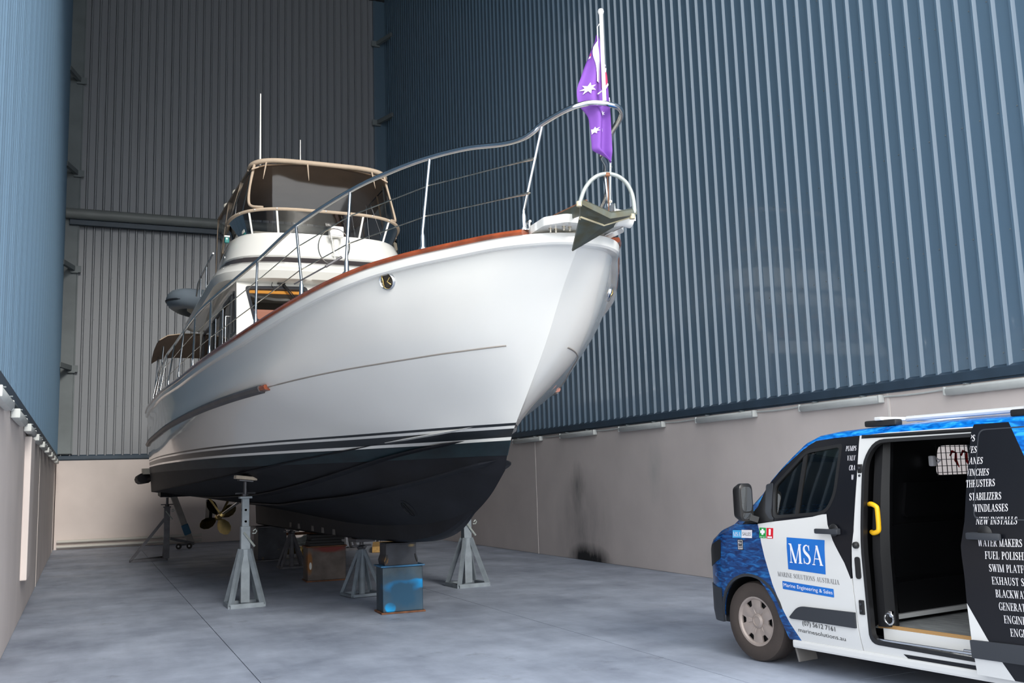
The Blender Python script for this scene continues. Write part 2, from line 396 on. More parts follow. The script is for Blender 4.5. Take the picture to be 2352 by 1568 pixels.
# ------------------------------------------------------------------ motor yacht on the hard
X0, YS = 3.76, 25.0                    # centre line, transom
m_white = mk('white_gelcoat', (0.86, 0.85, 0.81), rough=0.16, coat=0.6, spec=0.5, var=0.015, scale=0.6)
m_boot = mk('black_boot_stripe', (0.012, 0.016, 0.020), rough=0.3)
m_anti = mk('worn_black_antifouling', (0.0075, 0.0085, 0.012), spec=0.25, rough=0.6, var=0.35, scale=1.6, stretch=(1, 1, 2.5), bump=0.15, bscale=9, detail=9)
m_antib = mk('green_black_waterline_paint', (0.012, 0.028, 0.036), rough=0.5, spec=0.3, col2=(0.006, 0.012, 0.017), scale=2.5, stretch=(1, 1, 3), detail=9)
m_teak = mk('varnished_teak', (0.30, 0.062, 0.018), rough=0.22, var=0.35, scale=3, stretch=(4, 0.5, 4), coat=0.8)
m_steelp = mk('polished_stainless', (0.72, 0.73, 0.74), rough=0.12, metal=1.0)
m_steelr = mk('rust_flecked_stainless', (0.66, 0.60, 0.50), rough=0.25, metal=1.0, var=0.3, scale=14)
m_rub = mk('grey_rub_rail', (0.10, 0.095, 0.10), rough=0.4, var=0.2, scale=3)
m_crease_shade = mk('beige_crease_shade', (0.30, 0.27, 0.24), rough=0.5)  # shadow line of the bow knuckle, put into the colour
m_cream = mk('cream_gelcoat', (0.72, 0.69, 0.60), rough=0.25, coat=0.4)
m_stripe = mk('dark_brown_stripe', (0.055, 0.048, 0.05), rough=0.2, coat=0.5)
m_tan = mk('tan_canvas', (0.56, 0.44, 0.33), rough=0.8, var=0.06, scale=5, bump=0.1, bscale=60)
m_tan_shade = mk('shaded_tan_canvas', (0.40, 0.30, 0.23), rough=0.85, var=0.08, scale=2)  # the tan canvas again, darkened as its shaded underside
m_black = mk('black_rubber', (0.015, 0.015, 0.016), rough=0.5)
m_winframe = mk('dark_window_frame', (0.035, 0.037, 0.045), rough=0.35)
m_glass = mk_clear('cabin_glass', (0.80, 0.80, 0.78), 0.02)
m_vinyl = mk_clear('clear_vinyl', (0.84, 0.80, 0.76), 0.03, 0.05)
m_tint = mk_clear('smoked_screen', (0.55, 0.55, 0.55), 0.05, 0.03)
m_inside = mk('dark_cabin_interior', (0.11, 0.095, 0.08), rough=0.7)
m_orange = mk('honey_wood_trim', (0.85, 0.40, 0.07), rough=0.35)
m_redwood = mk('red_wood_dash', (0.50, 0.17, 0.10), rough=0.4)
m_brass = mk('bronze_propeller', (0.55, 0.40, 0.16), rough=0.28, metal=1.0, var=0.3, scale=5)

BOAT = thing('motor_yacht', 'large white motor yacht with dark bottom propped on stands in the shed', 'boat', (X0, 16.0, 0.85))
def hb(x, y, z): return V((X0-x, y, z))            # starboard side is towards the left of the photo

CURV = dict(
 centre=[(8.81, 0, 1.74), (9.2, 0, 1.5), (9.6, 0, 1.33), (10.3, 0, 1.10), (11.2, 0, 1.0), (12.5, 0, .98), (16, 0, 1.05), (20, 0, 1.15), (25, 0, 1.32)],
 s3=[(8.76, 0, 1.86), (9.2, .16, 1.80), (10, .30, 1.70), (10.9, .5, 1.60), (12.3, .72, 1.49), (13.8, .92, 1.43), (15.2, 1.05, 1.37), (20, 1.15, 1.37), (25, 1.2, 1.42)],
 s2=[(8.60, 0, 2.10), (9.1, .12, 2.075), (10.1, .33, 2.025), (10.9, .56, 1.945), (11.7, .85, 1.815), (13.2, 1.12, 1.66), (15.3, 1.38, 1.53), (19, 1.62, 1.48), (25, 1.80, 1.50)],
 chine=[(8.45, 0, 2.24), (8.8, .14, 2.205), (9.4, .37, 2.16), (10.3, .60, 2.12), (11.3, .84, 2.07), (12.0, 1.10, 2.015), (13, 1.42, 1.945), (14, 1.69, 1.87), (15.1, 1.91, 1.805), (17, 2.10, 1.74), (19.8, 2.25, 1.68), (25, 2.36, 1.59)],
 mid=[(8.24, 0, 2.43), (8.6, .23, 2.40), (9.3, .53, 2.38), (10, .80, 2.37), (11.3, 1.24, 2.35), (12.8, 1.70, 2.30), (14.3, 2.03, 2.27), (15.6, 2.21, 2.26), (17.5, 2.36, 2.25), (21, 2.47, 2.27), (25, 2.42, 2.29)],
 knuckle=[(7.78, 0, 2.87), (7.92, .26, 2.86), (8.4, .64, 2.85), (9.0, .92, 2.85), (9.7, 1.22, 2.85), (10.6, 1.6, 2.83), (11.4, 1.88, 2.80), (13.4, 2.2, 2.785), (15.6, 2.37, 2.77), (18.6, 2.5, 2.74), (22, 2.52, 2.72), (25, 2.45, 2.72)],
 upper=[(7.38, 0, 3.32), (7.45, .24, 3.32), (7.75, .56, 3.31), (8.2, .83, 3.30), (8.6, 1.04, 3.30), (9.0, 1.24, 3.28), (9.7, 1.52, 3.25), (11.1, 1.92, 3.2), (13.5, 2.26, 3.17), (16, 2.41, 3.16), (20, 2.53, 3.19), (25, 2.48, 3.2)],
 sheer=[(7.0, 0, 3.68), (7.04, .18, 3.683), (7.2, .41, 3.69), (7.7, .70, 3.715), (8.2, .99, 3.715), (8.7, 1.26, 3.70), (9.2, 1.51, 3.65), (10.0, 1.76, 3.575), (11.1, 2.0, 3.48), (12.0, 2.15, 3.42), (13.5, 2.3, 3.39), (16.0, 2.43, 3.38), (19.4, 2.54, 3.43), (22.5, 2.56, 3.45), (25, 2.5, 3.47)])
def pchip_curve(pts):
    """monotone interpolation over chord length"""
    P = [V(p) for p in pts]; s = [0.0]
    for a, c in zip(P[:-1], P[1:]): s.append(s[-1]+(c-a).length)
    def slopes(v):
        k = len(v); d = [(v[i+1]-v[i])/(s[i+1]-s[i]) for i in range(k-1)]; m = [d[0]]+[0]*(k-2)+[d[-1]]
        for i in range(1, k-1):
            if d[i-1]*d[i] > 0:
                h0, h1 = s[i]-s[i-1], s[i+1]-s[i]; w1, w2 = 2*h1+h0, h1+2*h0; m[i] = (w1+w2)/(w1/d[i-1]+w2/d[i])
        return m
    C = [[p[a] for p in P] for a in range(3)]; S = [slopes(c) for c in C]
    def at(t):
        i = 0
        while i < len(s)-2 and t > s[i+1]: i += 1
        h = s[i+1]-s[i]; x = (t-s[i])/h; r = []
        for a in range(3):
            r.append((1+2*x)*(1-x)**2*C[a][i] + x*(1-x)**2*h*S[a][i] + x*x*(3-2*x)*C[a][i+1] + x*x*(x-1)*h*S[a][i+1])
        return V(r)
    return at, s[-1]
NST = 110
TT = [(i/NST)**2.2 for i in range(NST+1)]
def resample(name):
    at, tot = pchip_curve(CURV[name]); k = 4000; smp = [at(tot*i/k) for i in range(k+1)]
    y0 = CURV[name][0][0]; out = []; j = 0
    # blend: y fraction after the bow, chord fraction at the blunt stem
    for t in TT:
        y = y0+(YS-y0)*t
        while j < k and smp[j].x < y-1e-9: j += 1
        out.append(smp[j].copy())
    out[0] = V(CURV[name][0]); out[-1] = V(CURV[name][-1]); return out
LINES = {k: resample(k) for k in CURV}
ORDER = ['centre', 's3', 's2', 'chine', 'mid', 'knuckle', 'upper', 'sheer']
def section(i):
    """points from keel to sheer at station i: straight panels below the chine, rounded above"""
    q = [LINES[k][i] for k in ORDER]; out = [q[0]]
    for a, c in ((0, 1), (1, 2), (2, 3)):
        out += [q[a].lerp(q[c], f) for f in (0.5, 1.0)]
    top = interp(q[3:], 5)
    return out+top[1:]
HULL_ST = [section(i) for i in range(NST+1)]
def hull_bm():
    bm = bmesh.new(); rows = []
    for sgn in (1, -1):
        rows = [[bm.verts.new((X0-sgn*p.y, p.x, p.z)) for p in st] for st in HULL_ST]
        for a, c in zip(rows[:-1], rows[1:]):
            for j in range(len(a)-1):
                f = (a[j], c[j], c[j+1], a[j+1]); bm.faces.new(f if sgn > 0 else f[::-1])
    bmesh.ops.remove_doubles(bm, verts=bm.verts, dist=1e-4)
    return bm
PL = [1.885, 2.028, 2.060, 2.140, 2.167, 2.192]        # paint lines, in the trim plane z = c + 0.006*(y-8.6)
TRIM = V((0, -0.0095, 1)).normalized()
def cplane(c): return V((X0, 8.6, c))
HB = hull_bm()
for c in PL[1:]: bmesh.ops.bisect_plane(HB, geom=HB.verts[:]+HB.edges[:]+HB.faces[:], dist=1e-5, plane_co=cplane(c), plane_no=TRIM)
bmesh.ops.recalc_face_normals(HB, faces=HB.faces)
BVH = BVHTree.FromBMesh(HB)
def band(name, lo, hi, mat, label=None, parent=BOAT):
    b = HB.copy(); dele = []
    for f in b.faces:
        c = f.calc_center_median(); h = c.z-0.0095*(c.y-8.6)
        if not (lo <= h < hi): dele.append(f)
    bmesh.ops.delete(b, geom=dele, context='FACES')
    for v in b.verts: v.co -= OFF[BOAT.name]
    me = bpy.data.meshes.new(name); b.to_mesh(me); b.free(); me.materials.append(mat)
    o = link(name, me, parent, 28)
    if label: o['label'] = label
    return o
topsides = band('topsides', PL[5], 99, m_white, 'glossy white upper hull')
band('pinstripe', PL[4], PL[5], m_boot, 'thin black line above the boot stripe')
band('white_stripe', PL[3], PL[4], m_white, 'white line between the black stripes')
band('boot_stripe', PL[2], PL[3], m_boot, 'broad black stripe')
band('white_stripe', PL[1], PL[2], m_white, 'white waterline stripe')
bottom = band('hull_bottom', -9, PL[1], m_anti, 'worn black antifouled bottom')

def hull_hit(px, py):
    d = ray(px, py).normalized(); h = BVH.ray_cast(CAM, d); return (h[0], h[1]) if h[0] else (None, None)
def hull_out(y, z):
    h = BVH.ray_cast(V((X0-6, y, z)), V((1, 0, 0))); return h[0], h[1]

# the greener worn band of paint just under the waterline
b = HB.copy(); dele = []
bmesh.ops.bisect_plane(b, geom=b.verts[:]+b.edges[:]+b.faces[:], dist=1e-5, plane_co=cplane(PL[0]), plane_no=TRIM)
for f in b.faces:
    c = f.calc_center_median(); h = c.z-0.0095*(c.y-8.6)
    if not (PL[0] <= h < PL[1]): dele.append(f)
bmesh.ops.delete(b, geom=dele, context='FACES')
bmesh.ops.recalc_face_normals(b, faces=b.faces)
for v in b.verts:
    nn = BVH.find_nearest(v.co)[1]
    out = V((v.co.x-X0, 0.0 if abs(v.co.x-X0) > 0.05 else -1, 0)); 
    if nn.dot(out) < 0: nn = -nn
    v.co += nn*0.004 - OFF[BOAT.name]
me = bpy.data.meshes.new('waterline_band'); b.to_mesh(me); b.free(); me.materials.append(m_antib)
link('waterline_band', me, BOAT, 28)['label'] = 'green-tinged worn band under the waterline'

# keel, spray strakes, knuckle rub rail, sheer moulding, toe rail
KB = [(9.62, .02, 1.34), (10.1, .07, 1.14), (10.6, .10, 1.02), (11.3, .13, .935), (12, .15, .905), (13, .16, .875), (15.1, .16, .835), (18.5, .15, .80), (23.5, .12, .765)]
KT = [(9.7, .02, 1.42), (10.1, .06, 1.40), (10.6, .11, 1.38), (11.3, .16, 1.34), (12, .18, 1.32), (13, .19, 1.30), (15.1, .2, 1.30), (18.5, .2, 1.32), (23.5, .14, 1.42)]
b = MB(); rings = []
for (y, h, z), (y2, h2, z2) in zip(interp(KB, 4), interp(KT, 4)):
    rings.append([V((X0-h2, y2, z2)), V((X0-h2*0.62-h*0.38, (y+y2)/2, (z+z2)/2)), V((X0-h, y, z+0.03)), V((X0-h*0.6, y, z)), V((X0+h*0.6, y, z)), V((X0+h, y, z+0.03)), V((X0+h2*0.62+h*0.38, (y+y2)/2, (z+z2)/2)), V((X0+h2, y2, z2))])
b.loft(rings, True, True); b.build('keel', m_anti, BOAT, 40)
def strake(line, i0, i1, wdt, hgt, mat, name):
    for sg in (1, -1):
        b = MB(); rings = []
        for i in range(i0, i1+1, 2):
            p = LINES[line][i]; e = min(1, (i-i0)/6, (i1-i)/6+0.15)
            a = V((p.y, p.x, p.z)); rings.append([V((X0-sg*(a.x+dx*e*wdt), a.y, a.z+dz*e*hgt)) for dx, dz in ((-1.2, 0.55), (1.0, 0.10), (1.0, -0.28), (-0.9, -0.75))])
        b.loft(rings, True, True); b.build(name, mat, BOAT)
def idx(line, y): return next(i for i in range(NST) if LINES[line][i].x > y)
strake('chine', idx('chine', 9.0), idx('chine', 10.75), 0.022, 0.020, m_white, 'chine_rail'); strake('chine', idx('chine', 10.75), 106, 0.022, 0.020, m_anti, 'chine_rail')
strake('s2', idx('s2', 9.4), 96, 0.055, 0.05, m_anti, 'spray_strake'); strake('s3', 12, 92, 0.06, 0.055, m_anti, 'spray_strake')
def sweep(line, i0, i1, prof, name, mat, parent=BOAT, side=(1, -1), smooth=30, step=1):
    """run a profile of (outward, up) along a hull line, both sides"""
    out = []
    for sg in side:
        b = MB(); rings = []; L_ = LINES[line]
        for i in range(i0, i1+1, step):
            p = L_[i]; a = L_[max(i-1, 0)]; c = L_[min(i+1, NST)]
            t = V((-(c.y-a.y), c.x-a.x, 0)) if i > 0 else V((-1, 0.0, 0)); t.normalize(); nrm = V((-t.y, t.x, 0))
            if i == 0: nrm = V((0, -1, 0))
            rings.append([V((X0-sg*(p.y-nrm.x*0) + sg*nrm.x*o, p.x+nrm.y*o, p.z+u)) for o, u in prof])
        b.loft(rings, True, True); out.append(b.build(name, mat, parent, smooth))
    return out
sweep('sheer', 0, NST, [(-0.05, -0.095), (0.012, -0.095), (0.030, -0.080), (0.036, -0.02), (0.03, 0.0), (-0.09, 0.0)], 'sheer_moulding', m_white)
ir = next(i for i in range(NST) if LINES['sheer'][i].x > 7.22)
sweep('sheer', ir, NST, [(-0.10, 0.0), (0.045, 0.0), (0.055, 0.02), (0.045, 0.045), (-0.09, 0.05)], 'toe_rail', m_teak)
i0 = next(i for i in range(NST) if LINES['knuckle'][i].x > 11.45)
sweep('knuckle', i0, NST, [(-0.03, -0.055), (0.045, -0.04), (0.065, 0.0), (0.06, 0.025), (-0.03, 0.05)], 'rub_rail', m_rub)
sweep('knuckle', i0-1, i0, [(-0.03, -0.04), (0.035, -0.03), (0.05, 0.0), (0.045, 0.022), (-0.03, 0.04)], 'rub_rail_tip', m_teak)
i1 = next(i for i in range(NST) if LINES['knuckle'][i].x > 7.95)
sweep('knuckle', i1, i0-1, [(-0.02, -0.012), (0.006, -0.006), (0.004, 0.004), (-0.02, 0.006)], 'crease_shade_strip', m_crease_shade, step=2)  # thin strip painted as the shadow along the knuckle

# transom, side decks, swim platform, rudder
b = MB(); st = HULL_ST[-1]; ring = [V((X0-p.y, p.x, p.z)) for p in st]+[V((X0+p.y, p.x, p.z)) for p in reversed(st)]
b.v += ring; b.f.append(list(range(len(ring)))); b.mi.append(0); b.build('transom', m_white, BOAT)
b = MB(); sh = [LINES['sheer'][i] for i in range(0, NST+1, 3)]
b.loft([[V((X0-p.y+0.03*(p.y > .1), p.x, p.z-0.03)), V((X0-p.y*0.4, p.x+0.02, p.z+0.03)), V((X0+p.y*0.4, p.x+0.02, p.z+0.03)), V((X0+p.y-0.03*(p.y > .1), p.x, p.z-0.03))] for p in sh], False)
b.build('deck', m_cream, BOAT)
b = MB(); pl = rpoly([(X0-2.4, YS+0.0), (X0-2.62, YS+0.5), (X0-2.4, YS+1.15), (X0+2.4, YS+1.15), (X0+2.62, YS+0.5), (X0+2.4, YS)], 0.35); b.prism(pl, 2.02, 2.16); sw = b.build('swim_platform', m_cream, BOAT, 30)
b = MB()
for x in (-2.2, -0.8, 0.8, 2.2):
    b = MB(); b.bar((X0+x, YS+0.02, 1.72), (X0+x, YS+0.85, 2.02), 0.08, 0.20); b.build('platform_bracket', m_anti, BOAT)
b = MB(); b.tube([(X0-2.55, YS+0.35, 1.93), (X0-2.6, YS+0.75, 1.90), (X0-2.4, YS+1.1, 1.93)], 0.12, 10); b.build('platform_fender', m_anti, BOAT, 40)
for sg in (1, -1):
    b = MB(); b.prism(rpoly([(23.35, 1.32), (24.15, 1.38), (24.3, 0.85), (23.55, 0.82)], 0.08), -0.035, 0.035, M4(((0, 0, 1, X0-sg*1.15), (1, 0, 0, 0), (0, 1, 0, 0), (0, 0, 0, 1)))); b.build('rudder', m_anti, BOAT)
    b = MB(); b.prism(rpoly([(24.2, 1.60), (25.25, 1.66), (25.2, 1.50), (24.2, 1.46)], 0.04), 1.5, 2.2, M4(((0, 0, -sg, X0), (1, 0, 0, 0), (0, 1, 0, 0), (0, 0, 0, 1)))); b.build('trim_tab', m_anti, BOAT)
    # propeller, shaft, strut
    c = V((X0-sg*1.17, 21.9, 1.02)); ax_ = (V((X0-sg*1.06, 18.4, 1.50))-c).normalized()
    b = MB(); b.tube([c+ax_*3.4, c], 0.032, 10); b.build('propeller_shaft', m_steelp, BOAT, 40)
    b = MB()
    for dx in (-0.26, 0.22): b.bar(c+ax_*0.38, V((c.x+dx, c.y-0.3, 1.48)), 0.035, 0.13, (0, 1, 0))
    b.tube([c+ax_*0.55, c+ax_*0.2], 0.06, 10); b.build('shaft_strut', m_brass, BOAT, 40)
    b = MB(); q = ax_.to_track_quat('Z', 'Y').to_matrix().to_4x4(); MM = M4.Translation(c) @ q
    b.lathe([(0.0, -0.16), (0.045, -0.13), (0.075, -0.02), (0.07, 0.10), (0.04, 0.12)], 14, MM); hub = b.build('propeller_hub', m_brass, BOAT, 40)
    for k in range(4):
        b = MB(); rows = []
        for r_, wd, tw in ((0.05, 0.06, 62), (0.14, 0.14, 50), (0.24, 0.185, 40), (0.33, 0.17, 34), (0.395, 0.10, 30), (0.425, 0.02, 28)):
            row = []
            for s_ in (-1, -0.5, 0, 0.5, 1):
                a = s_*wd/ max(r_, 0.1)*0.85*cos(radians(tw)); row.append((r_*cos(a), r_*sin(a), s_*wd*sin(radians(tw))*0.9))
            rows.append(row)
        up = [[V(p)+V((0, 0, 0.008)) for p in r] for r in rows]
        full = [u+[V(p) for p in reversed(r)] for u, r in zip(up, rows)]
        b2 = MB(); b2.loft(full, True, True); b3 = MB(); b3.add([p for p in b2.v], b2.f, MM @ M4.Rotation(k*pi/2+0.5, 4, 'Z')); b3.build('blade', m_brass, hub, 50)

# hawse pipes on both bows
for px, py, sg in ((890, 645, 1), (890, 645, -1)):
    h, nn = hull_hit(px, py)
    if nn.x > 0: nn = -nn
    if sg < 0: h = V((2*X0-h.x, h.y, h.z)); nn = V((-nn.x, nn.y, nn.z))
    tz = nn; tx = V((0, 0, 1)).cross(tz).normalized(); ty = tz.cross(tx)
    MM = M4(((tx.x, ty.x, tz.x, h.x), (tx.y, ty.y, tz.y, h.y), (tx.z, ty.z, tz.z, h.z), (0, 0, 0, 1)))
    b = MB(); rows = []
    for k in range(24):
        a = 2*pi*k/24; rows.append([(0.088*cos(a)*s_, 0.078*sin(a)*s_, z) for s_, z in ((1.18, -0.01), (1.16, 0.012), (1.0, 0.022), (0.82, 0.012), (0.80, -0.02))])
    b.loft(rows, False, False, True); b2 = MB(); b2.add(b.v, b.f, MM); hp = b2.build('hawse_pipe', m_steelp, BOAT, 60)
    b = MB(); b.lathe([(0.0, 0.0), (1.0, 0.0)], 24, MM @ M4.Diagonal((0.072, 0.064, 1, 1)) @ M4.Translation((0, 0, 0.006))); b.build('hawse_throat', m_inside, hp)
    b = MB(); b.tube([MM @ V((-0.05, -0.05, 0.012)), MM @ V((-0.03, 0.0, 0.03)), MM @ V((-0.05, 0.05, 0.012))], 0.010, 8); b.tube([MM @ V((0.045, -0.04, 0.012)), MM @ V((0.02, -0.005, 0.028)), MM @ V((0.05, 0.03, 0.012))], 0.008, 8); b.build('fairlead_horn', m_brass, hp, 60)

# --- rail ---
TOPR = [(.0, 6.51, 4.645), (.14, 6.55, 4.645), (.25, 6.70, 4.635), (.33, 7.0, 4.615), (.37, 7.10, 4.575), (.42, 7.24, 4.55), (.50, 7.5, 4.58), (.71, 7.80, 4.62), (.93, 8.2, 4.64), (1.17, 8.6, 4.61), (1.42, 9.25, 4.58), (1.74, 10.45, 4.49), (1.93, 11.85, 4.40), (2.2, 14.45, 4.36), (2.27, 16, 4.37), (2.29, 17.7, 4.39), (2.31, 19.5, 4.40), (2.33, 21.1, 4.42), (2.32, 22.4, 4.40), (2.36, 23.4, 4.22), (2.38, 24.0, 3.72), (2.38, 24.25, 3.52)]
POSTS = [(.42, 7.26, .33, 7.02), (1.0, 8.24, .93, 8.2), (1.48, 9.18, 1.42, 9.25), (1.75, 10.05, 1.74, 10.4), (2.0, 11.5, 1.93, 11.85), (2.25, 14.0, 2.19, 14.4), (2.33, 15.5, 2.265, 15.9), (2.39, 17.3, 2.29, 17.6), (2.43, 19.1, 2.31, 19.4), (2.46, 20.8, 2.33, 21.0), (2.47, 22.1, 2.325, 22.3), (2.47, 23.2, 2.36, 23.35)]
def rail_z(y):
    for a, c in zip(TOPR[:-1], TOPR[1:]):
        if a[1] <= y <= c[1]: return a[2]+(c[2]-a[2])*(y-a[1])/(c[1]-a[1])
    return 4.4
_at, _tot = pchip_curve(CURV['sheer']); _sm = [_at(_tot*i/800) for i in range(801)]
def sheer_at(y): return min(_sm, key=lambda p: abs(p.x-y))
rail_pts = interp(TOPR, 5)
b = MB(); b.tube([hb(p.x, p.y, p.z) for p in reversed(rail_pts)]+[hb(-p.x, p.y, p.z) for p in rail_pts[1:]], 0.024, 10); b.build('hand_rail', m_steelp, BOAT, 60)
for sg in (1, -1):
    for (h0, y0, h1, y1) in POSTS:
        z0 = sheer_at(y0).z+0.05; z1 = rail_z(y1)
        p0, p1 = hb(sg*h0, y0, z0), hb(sg*h1, y1, z1)
        k = p0+V((0, 0, 0.17)); k2 = k.lerp(p1, 0.04)
        b = MB(); b.tube([p0, k, k2, p1], [0.015]*4, 8); po = b.build('stanchion', m_steelp, BOAT, 50)
        b = MB(); b.lathe([(0.045, 0), (0.043, 0.012), (0.026, 0.03), (0.022, 0.13), (0.017, 0.15)], 12, M4.Translation(p0)); b.build('stanchion_base', m_steelp, po, 50)
    for f in (0.36, 0.69):
        pts = []
        for (h0, y0, h1, y1) in POSTS[:-1]:
            z0 = sheer_at(y0).z+0.05; z1 = rail_z(y1); pts.append(hb(sg*(h0+(h1-h0)*f), y0+(y1-y0)*f, z0+(z1-z0)*f*(0.92 if (h0 == .56) else 1)))
        b = MB(); b.tube(pts, 0.006, 6); wi = b.build('guard_wire', m_steelr, BOAT, 60)
        d = (pts[1]-pts[0]).normalized(); b = MB(); b.tube([pts[0]+d*0.02, pts[0]+d*0.06, pts[0]+d*0.16, pts[0]+d*0.30], [0.014, 0.014, 0.009, 0.007], 8); b.build('turnbuckle', m_steelr, wi, 50)

# --- bow platform with roller, windlass, cleat, chain ---
P0 = 3.715
b = MB(); pl = [(X0-0.36, 7.45), (X0-0.38, 6.95), (X0-0.25, 6.80), (X0+0.25, 6.80), (X0+0.38, 6.95), (X0+0.36, 7.45)]
pl = rpoly(pl, 0.035); b.prism(pl, P0, P0+0.07); plat = b.build('bow_platform', m_white, BOAT, 30)
b = MB()
for sx in (0.03, 0.21): b.box((X0+sx, 6.74, P0+0.03), (0.012, 0.50, 0.13))
b.box((X0+0.12, 6.80, P0+0.075), (0.17, 0.4, 0.012)); b.build('roller_cheeks', m_steelp, plat)
b = MB(); b.lathe([(0.05, -0.085), (0.075, -0.07), (0.066, 0), (0.075, 0.07), (0.05, 0.085)], 16, T3(X0+0.12, 6.54, P0-0.01, 0, pi/2)); b.build('bow_roller', m_white, plat, 40)
for i, (dx, dy) in enumerate(((-0.21, 6.93), (-0.155, 6.93), (-0.29, 7.02), (-0.24, 7.02))):
    b = MB(); b.lathe([(0.018, P0-0.005), (0.018, P0+0.002), (0.010, P0+0.002), (0.009, P0-0.035), (0, P0-0.037)], 8, T3(X0+dx, dy, 0)); b.build('bolt', m_steelr, plat)
b = MB(); b.bbox((X0, 8.1, 3.83), (0.30, 0.34, 0.16), 0.04); b.lathe([(0.11, 0), (0.12, 0.03), (0.07, 0.08), (0.09, 0.15), (0.0, 0.17)], 16, T3(X0-0.15, 8.1, 3.81, 0, -pi/2)); b.build('windlass', m_steelp, BOAT, 40)
b = MB(); c = hb(.36, 7.32, 3.76); b.tube([c+V((-.02, -.10, .06)), c+V((0, -.04, .075)), c+V((0, .04, .075)), c+V((.02, .1, .06))], 0.013, 8); b.tube([c+V((0, -.04, 0)), c+V((0, -.04, .075))], 0.015, 8); b.tube([c+V((0, .04, 0)), c+V((0, .04, .075))], 0.015, 8); b.build('mooring_cleat', m_steelp, BOAT, 50)
m_rust = mk('rusty_chain', (0.24, 0.10, 0.05), rough=0.7, var=0.4, scale=20)
b = MB()
for i in range(14):
    f = i/13; p = V((X0-0.05-0.28*sin(f*pi*0.9), 7.35+f*0.6, P0+0.10+0.03*sin(f*9))); d = V((cos(i*1.57)*0.02, 0, sin(i*1.57)*0.02)); q = 0.03
    b.tube([p+d*s_[0]+V((0, q*s_[1], 0)) for s_ in ((1, -0.7), (1, 0.7), (0.4, 1.1), (-0.4, 1.1), (-1, 0.7), (-1, -0.7), (-0.4, -1.1), (0.4, -1.1))], 0.0075, 6, True)
ch = b.build('anchor_chain', m_rust, BOAT, 60); ch['kind'] = 'stuff'; ch['label'] = 'rusty anchor chain'

# --- wheelhouse / saloon ---
W0, W1 = 1.62, 1.54      # half widths low / high
FB0, FB1, ZB, ZTp = 15.95, 16.62, 4.05, 5.14
def wh(x, f): return V((x, FB0+(FB1-FB0)*f-0.10*(1-((x-X0)/1.6)**2), ZB+(ZTp-ZB)*f))     # raked, slightly bowed front
def front_panel(outl, holes, off=0.0, th=0.03):
    if th == 0:
        bm = fill2d(outl, holes, [X0+i*0.2 for i in range(-8, 9)], []); nrm = V((0, -(ZTp-ZB), FB1-FB0)).normalized()
        for v in bm.verts: v.co = wh(v.co.x, v.co.y)+nrm*off
        return bm
    return front_panel_solid(outl, holes, off, th)
def front_panel_solid(outl, holes, off, th):
    """outline in (across, up 0..1)"""
    bm = fill2d(outl, holes, [X0+i*0.2 for i in range(-8, 9)], [])
    nrm = V((0, -(ZTp-ZB), FB1-FB0)).normalized(); f0 = [f for f in bm.faces]
    ret = bmesh.ops.extrude_face_region(bm, geom=f0); nv = [v for v in ret['geom'] if isinstance(v, bmesh.types.BMVert)]; nvs = set(nv)
    for v in bm.verts:
        p = wh(v.co.x, v.co.y); v.co = p + nrm*(off if v not in nvs else off-th)
    return bm
def bm_obj(bm, name, mat, parent, smooth=None):
    o = org(parent)
    for v in bm.verts: v.co -= o
    me = bpy.data.meshes.new(name); bm.to_mesh(me); bm.free(); me.materials.append(mat); return link(name, me, parent, smooth)
panes = [(2.36, 3.375), (3.475, 4.045), (4.145, 5.16)]
holes = []; fl = []
for i, (a, c) in enumerate(panes):
    ins = 0.10
    q = [(a+(ins*0.9 if i == 0 else 0.03 if i == 1 else 0.03), 0.27), (c-(ins*0.9 if i == 2 else 0.03), 0.27), (c, 0.90), (a, 0.90)]
    if i == 0: q = [(a+0.09, 0.27), (c+0.05, 0.27), (c, 0.90), (a, 0.88)]
    if i == 2: q = [(a-0.05, 0.27), (c-0.09, 0.27), (c, 0.88), (a, 0.90)]
    holes.append(rpoly(q, 0.06)); fl.append(q)
house = bm_obj(front_panel([(X0-W0, 0), (X0+W0, 0), (X0+W1, 1), (X0-W1, 1)], holes, 0, 0.05), 'wheelhouse_front', m_white, BOAT)
for i, q in enumerate(fl):
    c = (sum(p[0] for p in q)/4, sum(p[1] for p in q)/4)
    big = rpoly([(c[0]+(p[0]-c[0])*1.03, c[1]+(p[1]-c[1])*1.05) for p in q], 0.07); small = rpoly([(c[0]+(p[0]-c[0])*0.93, c[1]+(p[1]-c[1])*0.88) for p in q], 0.06)
    wf = bm_obj(front_panel(big, [small], 0.012, 0.02), 'window_frame', m_winframe, house)
    bm_obj(front_panel(big, [], -0.005, 0), 'window_glass', m_glass, house)
    bm_obj(front_panel([(q[3][0]+0.05, 0.795), (q[2][0]-0.05, 0.795), (q[2][0]-0.04, 0.845), (q[3][0]+0.04, 0.845)], [], -0.025, 0.015), 'wood_pelmet', m_orange, house)
